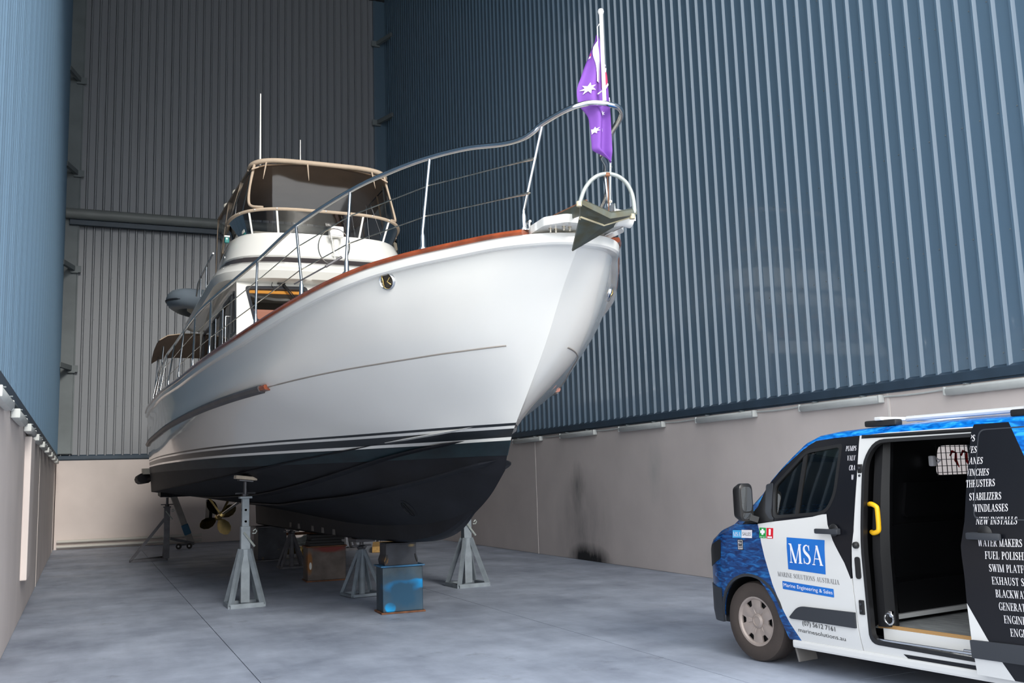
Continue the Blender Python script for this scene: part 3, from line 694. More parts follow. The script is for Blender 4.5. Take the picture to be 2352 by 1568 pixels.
# side walls with window openings
def side_panel(outl, holes, sg, off=0.0, th=0.04):
    bm = fill2d(outl, holes); f0 = list(bm.faces); ret = bmesh.ops.extrude_face_region(bm, geom=f0); nvs = set(v for v in ret['geom'] if isinstance(v, bmesh.types.BMVert))
    for v in bm.verts:
        z = v.co.y; hw = W0+(W1-W0)*(z-3.4)/1.75 + off - (th if v in nvs else 0); y = v.co.x; v.co = V((X0-sg*hw, y, z))
    return bm
YA = 22.2
wins = [[(16.32, 4.20), (16.95, 4.20), (16.95, 4.98), (16.78, 4.98)], [(17.15, 3.55), (18.3, 3.55), (18.3, 4.98), (17.15, 4.98)], [(18.55, 4.2), (19.9, 4.2), (19.9, 4.95), (18.55, 4.95)], [(20.1, 4.2), (21.7, 4.2), (21.7, 4.95), (20.1, 4.95)]]
for sg in (1, -1):
    sp = bm_obj(side_panel([(15.98, 3.35), (YA, 3.35), (YA, 5.15), (16.64, 5.15), (15.98, 4.05)], [rpoly(q, 0.05) for q in wins], sg), 'cabin_side', m_white, BOAT)
    for k, q in enumerate(wins):
        c = (sum(p[0] for p in q)/4, sum(p[1] for p in q)/4); big = rpoly([(c[0]+(p[0]-c[0])*1.03, c[1]+(p[1]-c[1])*1.03) for p in q], 0.05); sm = rpoly([(c[0]+(p[0]-c[0])*0.84, c[1]+(p[1]-c[1])*0.92) for p in q], 0.04)
        bm_obj(side_panel(big, [sm], sg, 0.012, 0.02), 'window_frame' if k != 1 else 'door_frame', m_winframe, sp)
        bm_obj(side_panel(big, [], sg, -0.01, 0.006), 'window_glass', m_glass, sp)
    for y in (17.30, 18.36): b = MB(); b.tube([(X0-sg*(W0+0.06), y, 3.6), (X0-sg*(W0+0.05), y, 4.75)], 0.016, 8); b.build('grab_rail', m_steelp, BOAT, 50)
    b = MB(); y = 16.55; b.tube([(X0-sg*(W0+0.02), y, 3.95), (X0-sg*(W0+0.10), y, 3.95), (X0-sg*(W0+0.10), y, 4.5), (X0-sg*(W0+0.02), y, 4.5)], 0.013, 8); b.build('grab_handle', m_steelp, BOAT, 50)
b = MB(); b.box((X0, YA, 4.25), (2*W0-0.1, 0.04, 1.8)); b.build('aft_bulkhead', m_white, BOAT)
# inside the wheelhouse: lining, pelmet, dash
b = MB(); b.box((X0, 19.3, 3.5), (2.9, 5.4, 0.05)); b.box((X0, 18.4, 4.3), (2.9, 0.04, 1.6)); b.build('cabin_lining', m_inside, BOAT)
b = MB(); b.bbox((X0, 16.62, 4.44), (2.75, 0.45, 0.36), 0.05); b.build('dashboard', m_redwood, BOAT)
# wipers
for x in (2.95, 4.0):
    p = wh(x, 0.97)+V((0, -0.05, 0.0)); b = MB(); b.bbox(p+V((0, 0.0, 0)), (0.13, 0.07, 0.06), 0.015)
    q = wh(x+0.38, 0.36)+V((0, -0.05, 0.02)); q2 = wh(x+0.50, 0.55)+V((0, -0.05, 0)); b.bar(p, q, 0.022, 0.018); b.bar(p+V((0.03, 0, 0)), q+V((0.05, 0, 0)), 0.012, 0.012)
    b.tube([p+V((-0.05, -0.01, 0.02)), p+V((-0.14, -0.02, 0.05)), p+V((-0.17, -0.02, -0.06)), p+V((-0.10, -0.02, -0.15)), p+V((-0.02, -0.01, -0.12))], 0.006, 6); b.build('wiper', m_black, BOAT, 50)

# --- flybridge: brow, stripe, coaming as stacked rounded plans ---
def plan(yf, hw, rr, ya, bow=0.25, nA=12):
    """half-round fronted outline, from aft starboard round the front to aft port"""
    pts = [(-hw, ya)]
    for k in range(nA+1):
        t = pi*k/nA; cx = -cos(t); sx = sin(t); e = 0.55
        px = (abs(cx)**e)*(1 if cx > 0 else -1)*hw; py = yf+bow+rr-(sx**0.75)*(bow+rr); pts.append((px, py))
    pts.append((hw, ya)); return pts
def fb_loft(levels, name, mat, ya, cap=True, smooth=35):
    b = MB(); rings = []
    for z, yf, hw, rr in levels: rings.append([V((X0+p[0], p[1], z+0.0)) for p in plan(yf, hw, rr, ya)])
    b.loft(rings, True, cap); return b.build(name, mat, BOAT, smooth)
brow = fb_loft([(5.10, 16.42, 1.72, .75), (5.14, 16.22, 1.84, .85), (5.26, 16.14, 1.88, .9), (5.36, 16.22, 1.84, .9), (5.47, 16.42, 1.74, .9)], 'roof_brow', m_white, 22.3)
fb_loft([(5.46, 16.46, 1.715, .9), (5.585, 16.545, 1.665, .9)], 'accent_stripe', m_stripe, 20.4)
b = MB(); rings = []
LV = [(5.585, 16.57, 1.645, .9), (5.62, 16.545, 1.66, .9), (5.88, 16.63, 1.60, .9), (6.03, 16.70, 1.55, .9), (6.07, 16.74, 1.50, .85), (6.03, 16.80, 1.44, .85), (5.62, 16.72, 1.52, .85)]
for i, (z, yf, hw, rr) in enumerate(LV):
    r = []
    for px, py in plan(yf, hw, rr, 20.9, 0.25, 18):
        drop = max(0, (py-18.2)/2.7); zz = z-(z-5.50)*min(1, drop)**1.2 if z > 5.5 else z; r.append(V((X0+px, py, zz)))
    rings.append(r)
# subdivide the long straight sides so the coaming slopes down aft
def densify(r):
    out = []
    a, c = r[0], r[1]
    for k in range(8): out.append(a.lerp(c, k/8))
    out += r[1:-1]
    for k in range(9): out.append(r[-2].lerp(r[-1], k/8))
    return out
rings = [densify(r) for r in rings]
for r, (z, yf, hw, rr) in zip(rings, LV):
    for p in r:
        dr = min(1, max(0, (p.y-18.0)/2.8)); p.z = z-(z-5.48)*dr**1.3
b.loft(rings, False, False); b.build('flybridge_coaming', m_white, BOAT, 35)
b = MB(); b.box((X0, 19.5, 5.44), (3.0, 5.4, 0.06)); b.build('flybridge_floor', m_cream, BOAT)
b = MB(); b.bbox((X0-0.25, 17.55, 5.85), (1.9, 0.5, 0.75), 0.08); b.build('helm_console', m_cream, BOAT)
b = MB(); b.bbox((X0-0.3, 18.9, 5.85), (0.6, 0.5, 0.35), 0.08); b.bbox((X0-0.3, 19.15, 6.2), (0.6, 0.14, 0.6), 0.05); b.bbox((X0+0.7, 19.8, 5.75), (0.9, 1.2, 0.5), 0.08); b.build('helm_seat', m_cream, BOAT)
# smoked windscreen, tan band, clear dodger, canvas top
def arcpt(yf, hw, z, t, rr=0.85, bow=0.25, e=0.55):
    cx, sx = -cos(t), sin(t); return V((X0+(abs(cx)**e)*(1 if cx > 0 else -1)*hw, yf+bow+rr-(sx**0.75)*(bow+rr), z))
NA = 28
def arc(yf, hw, z, t0=0.0, t1=pi, n=NA, **k): return [arcpt(yf, hw, z, t0+(t1-t0)*i/n, **k) for i in range(n+1)]
ws_lo = arc(16.78, 1.47, 6.05); ws_hi = arc(16.62, 1.58, 6.40)
for i, p in enumerate(ws_hi): p.z += 0.10*sin(pi*i/NA)-0.03
b = MB(); b.loft([ws_lo, [a.lerp(c, 0.5) for a, c in zip(ws_lo, ws_hi)], ws_hi], False); b.build('smoked_windscreen', m_tint, BOAT, 50)
for t in (0.27, 0.42, 0.58, 0.73):
    i = int(t*NA); b = MB(); b.bar(ws_lo[i], ws_hi[i], 0.035, 0.02, (0, 1, 0)); b.build('screen_post', m_white, BOAT)
b = MB(); b.tube(ws_hi, 0.03, 8); b.build('screen_band', m_tan, BOAT, 60)
b = MB()
for i in range(2, NA, 3): b.lathe([(0.014, 0), (0.01, 0.012), (0, 0.014)], 8, M4.Translation(ws_hi[i]+V((0, -0.03, 0))) @ M4.Rotation(pi/2, 4, 'X'))
sn = b.build('snap_fasteners', m_steelp, BOAT); sn['kind'] = 'stuff'
top_f = arc(16.86, 1.25, 7.33, rr=0.25, bow=0.12, e=0.42)
for i, p in enumerate(top_f): p.z += 0.09*sin(pi*i/NA)
b = MB(); b.loft([ws_hi, [a.lerp(c, 0.5)+V((0, -0.02, 0)) for a, c in zip(ws_hi, top_f)], top_f], False); dod = b.build('clear_dodger', m_vinyl, BOAT, 50)
# tan window surround on the front panel
def dpt(u, v):       # u across 0..1, v up 0..1 on the dodger front
    i = u*NA; k = int(min(i, NA-1)); f = i-k; a = ws_hi[k].lerp(ws_hi[k+1], f); c = top_f[k].lerp(top_f[k+1], f); return a.lerp(c, v)+V((0, -0.012, 0.0))
def strip(uv, wd, name, mat, n=5):
    b = MB(); pts = [dpt(*q) for q in interp([(u, v, 0) for u, v in uv], n) for q in [(q.x, q.y)]]
    b.tube(pts, wd, 8); return b.build(name, mat, dod, 60)
strip([(0.155, 0.97), (0.19, 0.6), (0.225, 0.22), (0.26, 0.09), (0.33, 0.035)], 0.026, 'window_binding', m_tan)
strip([(0.845, 0.97), (0.83, 0.6), (0.82, 0.2), (0.80, 0.07), (0.74, 0.03)], 0.026, 'window_binding', m_tan)
b = MB(); b.tube([p+V((0, -0.005, 0)) for p in top_f], 0.045, 8); b.build('canopy_edge', m_tan, BOAT, 60)
for u in (0.30, 0.48, 0.66):
    a, c = dpt(u, 0.97), dpt(u, 0.62); b = MB(); b.tube([a, a.lerp(c, 0.6), c], [0.016, 0.011, 0.003], 6); b.build('hanging_strap', m_tan, dod)
YC = 20.7
b = MB(); rings = []
for k in range(9):
    f = k/8; y = 16.86+(YC-16.86)*f; hw = 1.25+0.13*f; cr = 0.09*sin(pi*min(1, f*0.9+0.1)); r = []
    for j in range(11):
        t = -1+2*j/10; r.append(V((X0+t*hw, y+(0.12*(1-abs(t))*-1+0.1 if k == 0 else 0), 7.30+(1-t*t)*0.10+cr*0.5-0.06*(abs(t) > 0.95))))
    rings.append(r+[p-V((0, 0, 0.025)) for p in reversed(r)])
b.loft(rings, True, True); b.build('canvas_top', m_tan, BOAT, 50)
b = MB(); b.loft([[p-V((0, 0, 0.02)) for p in r[11:]] for r in rings], False); b.build('canopy_underside_shade', m_tan_shade, BOAT, 50)  # extra sheet that paints the shade under the canopy
for sg in (1, -1):
    edge_lo = [hb(sg*(1.575-0.02*k), 17.55+k*0.55, 6.33-(0.08*k+0.02*k*k)) for k in range(6)]
    edge_hi = [hb(sg*(1.27+0.022*k), 17.2+k*0.70, 7.29) for k in range(6)]
    b = MB(); b.loft([edge_lo, edge_hi], False); cu = b.build('side_curtain', m_vinyl, BOAT, 50)
    lo2 = [hb(sg*(1.60), 17.5+k*0.55, 6.03-(0.09*k+0.015*k*k)) for k in range(6)]
    b = MB(); b.loft([lo2, edge_lo], False); b.build('lower_curtain', m_tint, BOAT, 50)
    b = MB(); b.tube(edge_lo, 0.018, 6); b.tube(edge_hi, 0.022, 6)
    for k in (1, 3, 5): b.tube([lo2[k], edge_lo[k], edge_hi[k]], 0.014, 6)
    b.build('curtain_binding', m_tan if sg > 0 else m_tan, cu, 50)
    b = MB()
    for k in (0, 2, 5): b.tube([edge_lo[k]+V((sg*0.1, 0, -0.5)), edge_hi[k]+V((sg*0.05, 0, -0.03))], 0.016, 8)
    b.build('canopy_pole', m_steelp, BOAT, 50)
# searchlight, antennas, dome, nav light
p = on(772, 585, 1, 16.55); b = MB(); b.lathe([(0.09, -0.02), (0.09, 0.02), (0.065, 0.05), (0.07, 0.28), (0.06, 0.31), (0, 0.32)], 14, M4.Translation(p+V((0, 0.04, -0.02)))); sl = b.build('searchlight', m_white, BOAT, 40)
b = MB(); b.bbox(p+V((0.0, 0.0, 0.40)), (0.24, 0.22, 0.20), 0.03); b.build('lamp_head', m_white, sl, 40)
b = MB(); b.bbox(p+V((0.0, -0.115, 0.40)), (0.19, 0.01, 0.14), 0.004); b.build('lamp_lens', m_steelp, sl)
b = MB(); b.tube([(X0-1.08, 17.1, 7.36), (X0-1.08, 17.1, 8.72)], [0.020, 0.012], 8); b.build('whip_antenna', m_white, BOAT, 50)
b = MB(); b.tube([(X0-0.36, 17.1, 7.40), (X0-0.36, 17.1, 7.93)], [0.012, 0.008], 8); b.build('short_antenna', m_white, BOAT, 50)
for y, h in ((18.9, 1.36), (19.9, 1.40)):
    b = MB(); b.lathe([(0.09, 0), (0.10, 0.03), (0.085, 0.08), (0.04, 0.11), (0, 0.115)], 14, T3(X0-h+0.12, y, 7.32)); b.build('gps_dome', m_cream, BOAT, 40)
p = hb(1.63, 17.25, 5.98); b = MB(); b.bbox(p, (0.08, 0.10, 0.10), 0.02); nl = b.build('navigation_light', mk('green_lens', (0.02, 0.22, 0.20), 0.2), BOAT, 40)
b = MB(); b.bbox(p+V((0, 0, 0.065)), (0.10, 0.12, 0.03), 0.012); b.build('light_cap', m_white, nl, 40)
# aft boat deck rail and ladder rail
for sg in (1, -1):
    b = MB(); b.tube([hb(sg*1.74, 18.3, 5.98), hb(sg*1.80, 19.6, 5.85), hb(sg*1.82, 20.2, 5.78), hb(sg*1.83, 20.4, 5.55)], 0.016, 8)
    for y in (18.9, 19.9): b.tube([hb(sg*1.8, y, 5.2), hb(sg*1.79, y, 5.84)], 0.015, 8)
    b.build('boat_deck_rail', m_steelp, BOAT, 50)
# cockpit awning
b = MB(); rings = []
for y, dz in ((22.4, 0.0), (23.4, 0.06), (24.5, 0.04), (25.3, -0.05), (25.45, -0.14)):
    r = [V((X0+t*2.40*(1 if abs(t) < .9 else 1.0), y, 5.08+dz-(0.0 if abs(t) < 0.85 else 0.05 if abs(t) < 0.95 else 0.16))) for t in (-1, -0.93, -0.8, -0.4, 0, 0.4, 0.8, 0.93, 1)]
    rings.append(r+[p-V((0, 0, 0.02)) for p in reversed(r)])
b.loft(rings, True, True); aw = b.build('cockpit_awning', m_tan, BOAT, 50)
b = MB(); b.loft([[p-V((0, 0, 0.012)) for p in r[9:]] for r in rings], False); b.build('awning_underside_shade', m_tan_shade, aw, 50)  # extra sheet with the awning's underside shade in its colour
for x in (-2.3, 2.3):
    for y in (23.3, 25.2):
        b = MB(); b.tube([(X0+x*1.02, y, 3.5), (X0+x*0.98, y, 4.9)], 0.02, 8); b.build('awning_pole', m_steelp, BOAT, 50)
# flagstaff
b = MB(); st0 = on(1384, 246, 0, X0); st1 = on(1380, 27, 0, X0); st0 = V((X0, 6.53, 4.65)); b.tube([st0, st1], 0.0165, 10); b.lathe([(0.0, -0.03), (0.02, -0.02), (0.026, 0.0), (0.02, 0.02), (0, 0.028)], 12, M4.Translation(st1)); stf = b.build('flagstaff', m_white, BOAT, 50)

# bow thruster tunnels and a boat hook hung on the rail
h, nn = hull_hit(938, 1168)
for sg in (1, -1):
    hc = V((X0-sg*(X0-h.x), h.y, h.z)); nz = V((sg*nn.x, nn.y, nn.z)); nz = -nz if nz.x*sg > 0 else nz
    tx = V((0, 1, 0)); tx = (tx-nz*tx.dot(nz)).normalized(); ty = nz.cross(tx)
    MM = M4(((tx.x, ty.x, nz.x, hc.x), (tx.y, ty.y, nz.y, hc.y), (tx.z, ty.z, nz.z, hc.z), (0, 0, 0, 1)))
    b = MB(); b.lathe([(0.125, -0.02), (0.135, 0.006), (0.110, 0.010), (0.100, -0.02), (0.125, -0.02)], 24, MM); tt = b.build('thruster_tunnel', m_anti, BOAT, 50)
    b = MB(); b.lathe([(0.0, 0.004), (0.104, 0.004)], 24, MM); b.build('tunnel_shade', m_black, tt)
    b = MB(); b.box((0, 0, 0.008), (0.02, 0.20, 0.006), MM); b.box((0.05, 0, 0.008), (0.012, 0.18, 0.006), MM); b.build('tunnel_grille', m_anti, tt)
HK = thing('boat_hook', 'steel ring-headed boat hook tied to the yacht guard wires', 'boat hook', on(785, 590, 1, 9.25))
def rp(px, py, d=0.0): return on(px, py, 1, 9.22+d)
b = MB(); b.tube([rp(767+36*cos(radians(a)), 566+41*sin(radians(a)), 0.004*a/90) for a in range(90, 425, 12)], 0.0055, 6); b.build('ring_head', m_steelr, HK, 60)
b = MB(); b.tube([rp(759, 530), rp(770, 596)], 0.006, 6); b.build('cross_wire', m_steelr, HK, 60)
b = MB(); b.tube([rp(785, 590), rp(748, 612)], 0.014, 8); b.build('grip', m_rub, HK, 60)
b = MB(); b.tube([rp(748, 612), rp(676, 652, 0.35)], 0.008, 8); b.build('shaft', m_rub, HK, 60)
# ------------------------------------------------------------------ anchor, flag, dinghy
m_galv = mk('weathered_galvanised', (0.085, 0.105, 0.098), rough=0.5, metal=0.3, col2=(0.075, 0.068, 0.035), scale=9, detail=9)
m_galvl = mk('grey_galvanised_tube', (0.42, 0.46, 0.44), rough=0.45, metal=0.4, var=0.2, scale=8)
AN = thing('plough_anchor', 'galvanised plough anchor with a hoop hanging at the yacht bow', 'anchor', (X0, 6.5, 3.7))
def ap(px, py, y): return on(px, py, 1, y)
Lc, Mc, Rc = ap(1328, 456, 6.36), ap(1405, 489, 6.36), ap(1463, 480, 6.36)
L2, M2, R2 = ap(1333, 498, 6.46), ap(1387, 517, 6.50), ap(1452, 497, 6.46)
L3, M3, R3 = ap(1333, 468, 6.355), ap(1402, 502, 6.355), ap(1463, 492, 6.355)
Tp = ap(1315, 577, 6.80)
b = MB(); off = V((0, 0.014, 0.014))
def plate(pts):
    n = len(pts); o = len(b.v); b.v += [V(p) for p in pts]+[V(p)+off for p in pts]; b.f += [list(range(o, o+n)), list(range(o+n, o+2*n))[::-1]]+[[o+i, o+(i+1) % n, o+n+(i+1) % n, o+n+i] for i in range(n)]; b.mi += [0]*(n+2)
plate([Lc.lerp(L3, 0.35), Lc.lerp(Mc, .1), Lc.lerp(Mc, .2)+V((0, 0, .006)), Mc, M3, L3]); plate([Mc, Rc.lerp(Mc, .15), Rc, R3, M3])
plate([L3, M3, M2, L2]); plate([M3, R3, R2, M2])
b.build('upper_plate', m_galv, AN)
b = MB(); side = ap(1342, 530, 6.70)
plate([L2, M2, Tp]); plate([M2, R2, Tp]); plate([L2, side, Tp]); b.build('fluke', m_galv, AN)
b = MB(); m_rim = mk('worn_yellow_edge', (0.62, 0.54, 0.36), rough=0.6, var=0.25, scale=10); b.tube([L2, M2, R2], 0.009, 8); b.tube([L2.lerp(Tp, .05), side.lerp(L2, .3), side], 0.006, 6); b.build('worn_edge', m_rim, AN, 50)
b = MB(); hp = [ap(1331, 476, 6.36), ap(1334, 458, 6.36), ap(1341, 438, 6.36), ap(1354, 418, 6.36), ap(1372, 404, 6.36), ap(1395, 399, 6.36), ap(1418, 404, 6.36), ap(1437, 418, 6.36), ap(1449, 438, 6.36), ap(1455, 460, 6.36), ap(1457, 485, 6.37), ap(1453, 502, 6.38)]
b.tube([ap(1330, 471, 6.35)]+interp(hp[1:], 3), 0.0165, 10); b.build('roll_bar', m_galvl, AN, 60)
for q in (ap(1330, 468, 6.34), ap(1452, 497, 6.37)):
    b = MB(); b.tube([q+V((0, 0, 0.018)), q-V((0, 0, 0.02))], 0.021, 10); b.build('bar_sleeve', m_rim, AN, 50)
b = MB(); q = ap(1395, 401, 6.355); b.lathe([(0.0, -.02), (0.02, -.012), (0.021, .012), (0, .02)], 10, M4.Translation(q)); b.tube([q, q+V((0.03, 0.05, -0.10)), q+V((0.055, 0.1, -0.26))], 0.004, 6); b.build('tie_ring', m_rust, AN)
b = MB(); s0, s1 = ap(1345, 470, 6.50), ap(1256, 508, 7.42)
b.v += []; off = V((0.016, 0, 0)); plate([s0+V((0, 0, 0.03)), s0-V((0, 0, 0.07)), s1-V((0, 0, 0.05)), s1+V((0, 0, 0.02))]); b.build('shank', m_galv, AN)
b = MB(); b.tube([s0+V((0.008, 0, 0.034)), s1+V((0.008, 0, 0.022))], 0.010, 6); b.build('shank_edge', m_rust, AN)

m_flag = mk('faded_purple_flag', (0.20, 0.068, 0.40), rough=0.75, var=0.05, scale=4)
m_flagw = mk('white_flag_cloth', (0.82, 0.79, 0.84), rough=0.75)
m_flagr = mk('red_flag_cloth', (0.62, 0.045, 0.13), rough=0.75)
# cloth hangs in folds from the staff: rows from the head down to the drooping fly corner, (left px, right px, y px)
ROWS = [(1372, 1376, 78), (1369, 1381, 92), (1362, 1386, 112), (1356, 1389, 130), (1349, 1391, 150), (1342, 1393, 172), (1335, 1395, 192), (1333, 1396, 208), (1335, 1397, 225), (1341, 1399, 242), (1352, 1400, 256), (1358, 1401, 270), (1360, 1403, 300), (1361, 1405, 330), (1363, 1406, 345), (1385, 1407, 358), (1404, 1407, 372)]
FY = 6.60; NU = 16
FLG = thing('flag', 'faded purple Australian flag hanging limp from the white staff at the yacht bow', 'flag', on(1384, 246, 1, FY))
FG = []
fine = interp([(a, c, y) for a, c, y in ROWS], 3)
for r in fine:
    row = []
    for k in range(NU+1):
        u = k/NU; p = on(r.x+(r.y-r.x)*u, r.z, 1, FY); f = (r.z-78)/294; amp = 0.035*min(1, (r.y-r.x)/40)
        p.y += amp*sin(u*8.2+f*3.0)+0.02*sin(u*3+f*5)+0.012; row.append(p)
    FG.append(row)
def flag_at(u, v):
    i = v*(len(FG)-1); k = int(min(i, len(FG)-2)); f = i-k; j = u*NU; m = int(min(j, NU-1)); g = j-m
    return FG[k][m].lerp(FG[k][m+1], g).lerp(FG[k+1][m].lerp(FG[k+1][m+1], g), f)
def flag_uv(px, py):
    i = 0
    while i < len(fine)-2 and fine[i+1].z < py: i += 1
    f = min(1, max(0, (py-fine[i].z)/(fine[i+1].z-fine[i].z))); r = fine[i].lerp(fine[i+1], f)
    return ((px-r.x)/max(1e-3, r.y-r.x), (i+f)/(len(fine)-1))
b = MB(); b.loft([r+[p+V((0, 0.004, 0)) for p in reversed(r)] for r in FG], True, True); cloth = b.build('flag_cloth', m_flag, FLG, 60)
def patch(poly, mat, name, off=0.012):
    """printed shape on the cloth, given as measured outline"""
    bm = fill2d(poly, [], [1330+i*4 for i in range(20)], [80+i*8 for i in range(37)])
    for v in bm.verts:
        u, w_ = flag_uv(v.co.x, v.co.y); u = min(1, max(0, u)); p = flag_at(u, w_); v.co = p-V((0, off, 0))
    return bm_obj(bm, name, mat, cloth)
def star(cx, cy, R_, r_, n, a0=0.0): return [(cx+(R_ if k % 2 == 0 else r_)*sin(a0+pi*k/n), cy-(R_ if k % 2 == 0 else r_)*cos(a0+pi*k/n)) for k in range(2*n)]
patch([(1366, 105), (1374, 92), (1377, 190), (1367, 190)], m_flagw, 'white_cross_bar')
patch([(1384, 140), (1390, 152), (1393, 175), (1394, 190), (1388, 204), (1384, 200)], m_flagr, 'red_cross_bar')
patch([(1384, 135), (1389, 143), (1391, 152), (1384, 148)], m_flagw, 'white_band', 0.015)
patch([(1387, 157), (1392, 157), (1391, 166), (1388, 168)], m_flagw, 'white_band', 0.015)
patch([(1386, 206), (1394, 192), (1395, 197), (1388, 212)], m_flagw, 'white_band', 0.015)
patch([(1354, 125), (1362, 118), (1363, 123), (1356, 128)], m_flagr, 'red_saltire', 0.015)
patch([(1352, 131), (1362, 124), (1362, 128), (1354, 134)], m_flagw, 'white_saltire', 0.015)
patch([(1396, 226), (1398, 226), (1400, 250), (1398, 250)][::-1], m_flagw, 'white_hem')
patch(star(1351, 204, 14, 6.2, 7, 0.25), m_flagw, 'star'); patch(star(1364, 301, 8.5, 4, 7, 0.1), m_flagw, 'star'); patch(star(1381, 301, 5.2, 2.4, 5), m_flagw, 'star'); patch(star(1385, 259, 7, 3.2, 7, 0.2), m_flagw, 'star')
b = MB(); b.tube([on(1380, 50, 1, FY), on(1372, 62, 1, FY), on(1373, 90, 1, FY), on(1372, 140, 1, FY+.05)], 0.004, 6); b.build('halyard', m_white, FLG)
b = MB(); b.tube([on(1384, 208, 1, FY-.03), on(1373, 216, 1, FY-.03)], 0.006, 6); b.build('staff_clip', m_white, FLG)

m_rib = mk('grey_dinghy_tube', (0.20, 0.245, 0.295), rough=0.4, var=0.06, scale=2)
m_ribd = mk('dark_dinghy_strake', (0.03, 0.035, 0.045), rough=0.5)
DG = thing('inflatable_dinghy', 'grey inflatable dinghy with white hull lying across the aft boat deck', 'boat', (X0-0.4, 22.6, 5.28))
# bow over the starboard side; tube in a U, hull below
tp = [(1.0, -0.62, .62), (0.0, -0.66, .62), (-0.9, -0.66, .63), (-1.35, -0.60, .66), (-1.68, -0.42, .71), (-1.85, 0.0, .74), (-1.68, 0.42, .71), (-1.35, 0.60, .66), (-0.9, 0.66, .63), (0, 0.66, .62), (1.0, 0.62, .62)]
b = MB(); pts = [V((X0-0.2+x, 22.6+y, 5.12+z)) for x, y, z in interp(tp, 4)]; b.tube(pts, [0.18]+[0.225]*(len(pts)-2)+[0.18], 14); b.build('buoyancy_tube', m_rib, DG, 50)
b = MB(); b.tube([p+(V((p.x, p.y, 0))-V((X0-0.4, 22.6, 0))).normalized()*0.215+V((0, 0, -0.03)) for p in pts], 0.028, 8); b.build('rubbing_strake', m_ribd, DG, 50)
b = MB(); rings = []
for x, hw, zk, zt in ((1.2, .5, .12, .55), (0, .55, .10, .55), (-0.8, .5, .16, .55), (-1.3, .36, .28, .58), (-1.62, .08, .50, .62)):
    rings.append([V((X0-0.2+x, 22.6+y, 5.12+z)) for y, z in ((-hw, zt), (-hw, zk+.22), (0, zk), (hw, zk+.22), (hw, zt))])
b.loft(rings, True, True); b.build('dinghy_hull', m_cream, DG, 40)
b = MB()
for x in (0.6, -0.7): b.bbox((X0-0.2+x, 22.6, 5.19), (0.12, 0.9, 0.24), 0.02)
b.build('chock', m_white, BOAT)

# ------------------------------------------------------------------ props, blocks and litter under the yacht
m_stand = mk('worn_grey_stand_paint', (0.215, 0.25, 0.28), rough=0.5, metal=0.2, var=0.18, scale=7)
m_standd = mk('dull_stand_paint', (0.13, 0.13, 0.145), rough=0.6, metal=0.2, var=0.25, scale=6)
m_standm = mk('blue_grey_stand_paint', (0.18, 0.215, 0.25), rough=0.55, metal=0.2, var=0.2, scale=6)
m_wood = mk('pale_packing_wood', (0.50, 0.42, 0.33), rough=0.8, var=0.25, scale=8)
m_thread = mk('dark_threaded_rod', (0.10, 0.10, 0.11), rough=0.45, metal=0.7)
def boat_stand(name, label, loc, rz, half, htop, ztop, mat, sleeve=0.32, inner=0.10, tilt=0.0, pad=True, grp='stands along the yacht hull'):
    """four-legged boat stand: square base frame, splayed legs, square post telescoping in a sleeve, screw and pad"""
    t = thing(name, label, 'boat stand', (loc[0], loc[1], 0), rz, grp); h = half
    b = MB()
    for a, c in (((-h, -h), (h, -h)), ((h, -h), (h, h)), ((h, h), (-h, h)), ((-h, h), (-h, -h))): b.bar((a[0], a[1], 0.03), (c[0], c[1], 0.03), 0.06, 0.06)
    b.build('base_frame', mat, t, local=True)
    for sx, sy in ((-1, -1), (1, -1), (1, 1), (-1, 1)):
        b = MB(); b.bar((sx*h*0.97, sy*h*0.97, 0.03), (sx*0.05, sy*0.05, htop), 0.065, 0.05, (sx, -sy, 0)); b.build('leg', mat, t, local=True)
    b = MB(); b.bbox((0, 0, 0.06+htop*0.5), (0.125, 0.125, htop+0.02), 0.008); b.bbox((0, 0, htop+sleeve/2), (0.13, 0.13, sleeve), 0.008); b.build('sleeve', mat, t, local=True)
    b = MB(); b.tube([(0.09, -0.06, htop+0.22), (0.13, -0.07, htop+0.22), (0.15, -0.07, htop+0.25), (0.13, -0.07, htop+0.28), (0.10, -0.07, htop+0.25)], 0.01, 6); b.tube([(-0.03, -0.075, htop+0.24), (0.12, -0.09, htop+0.04)], 0.016, 6); b.build('locking_pin', m_galvl, t, 50, local=True)
    zs = ztop-0.31
    b = MB(); z0 = htop+sleeve-0.05; b.bbox((0, 0, (z0+zs)/2), (inner, inner, zs-z0), 0.006); b.bbox((0, 0, zs), (0.17, 0.17, 0.03), 0.006); po = b.build('inner_post', mat, t, local=True)
    z = z0+0.12
    while z < zs-0.1:
        b = MB(); b.lathe([(0.0, 0.0), (0.017, 0.0)], 10, T3(0, -inner/2-0.002, z, pi/2)); b.lathe([(0.0, 0.0), (0.017, 0.0)], 10, T3(-inner/2-0.002, 0, z, 0, -pi/2)); b.build('pin_hole', m_black, po, local=True); z += 0.16
    b = MB(); b.tube([(0, 0, zs), (0, 0, ztop-0.09)], 0.028, 10); b.lathe([(0.05, zs+0.015), (0.05, zs+0.05)], 8); b.tube([(-0.14, 0, zs+0.06), (0.14, 0, zs+0.06)], 0.012, 6); b.build('screw', m_thread, t, 40, local=True)
    if pad:
        b = MB(); b.bbox((0, 0, 0), (0.30, 0.24, 0.05), 0.01, T3(0, 0, ztop-0.035, 0, tilt)); b.build('wooden_pad', m_wood, t, local=True)
        b = MB(); b.bbox((0, 0, 0), (0.20, 0.20, 0.02), 0.004, T3(0, 0, ztop-0.075, 0, tilt)); b.build('pad_plate', m_thread, t, local=True)
    return t
boat_stand('boat_stand', 'tall pale grey boat stand under the yacht side, nearest to the left wall', (2.06, 14.28), 0.0, 0.225, 0.78, 1.815, m_stand, tilt=0.12)
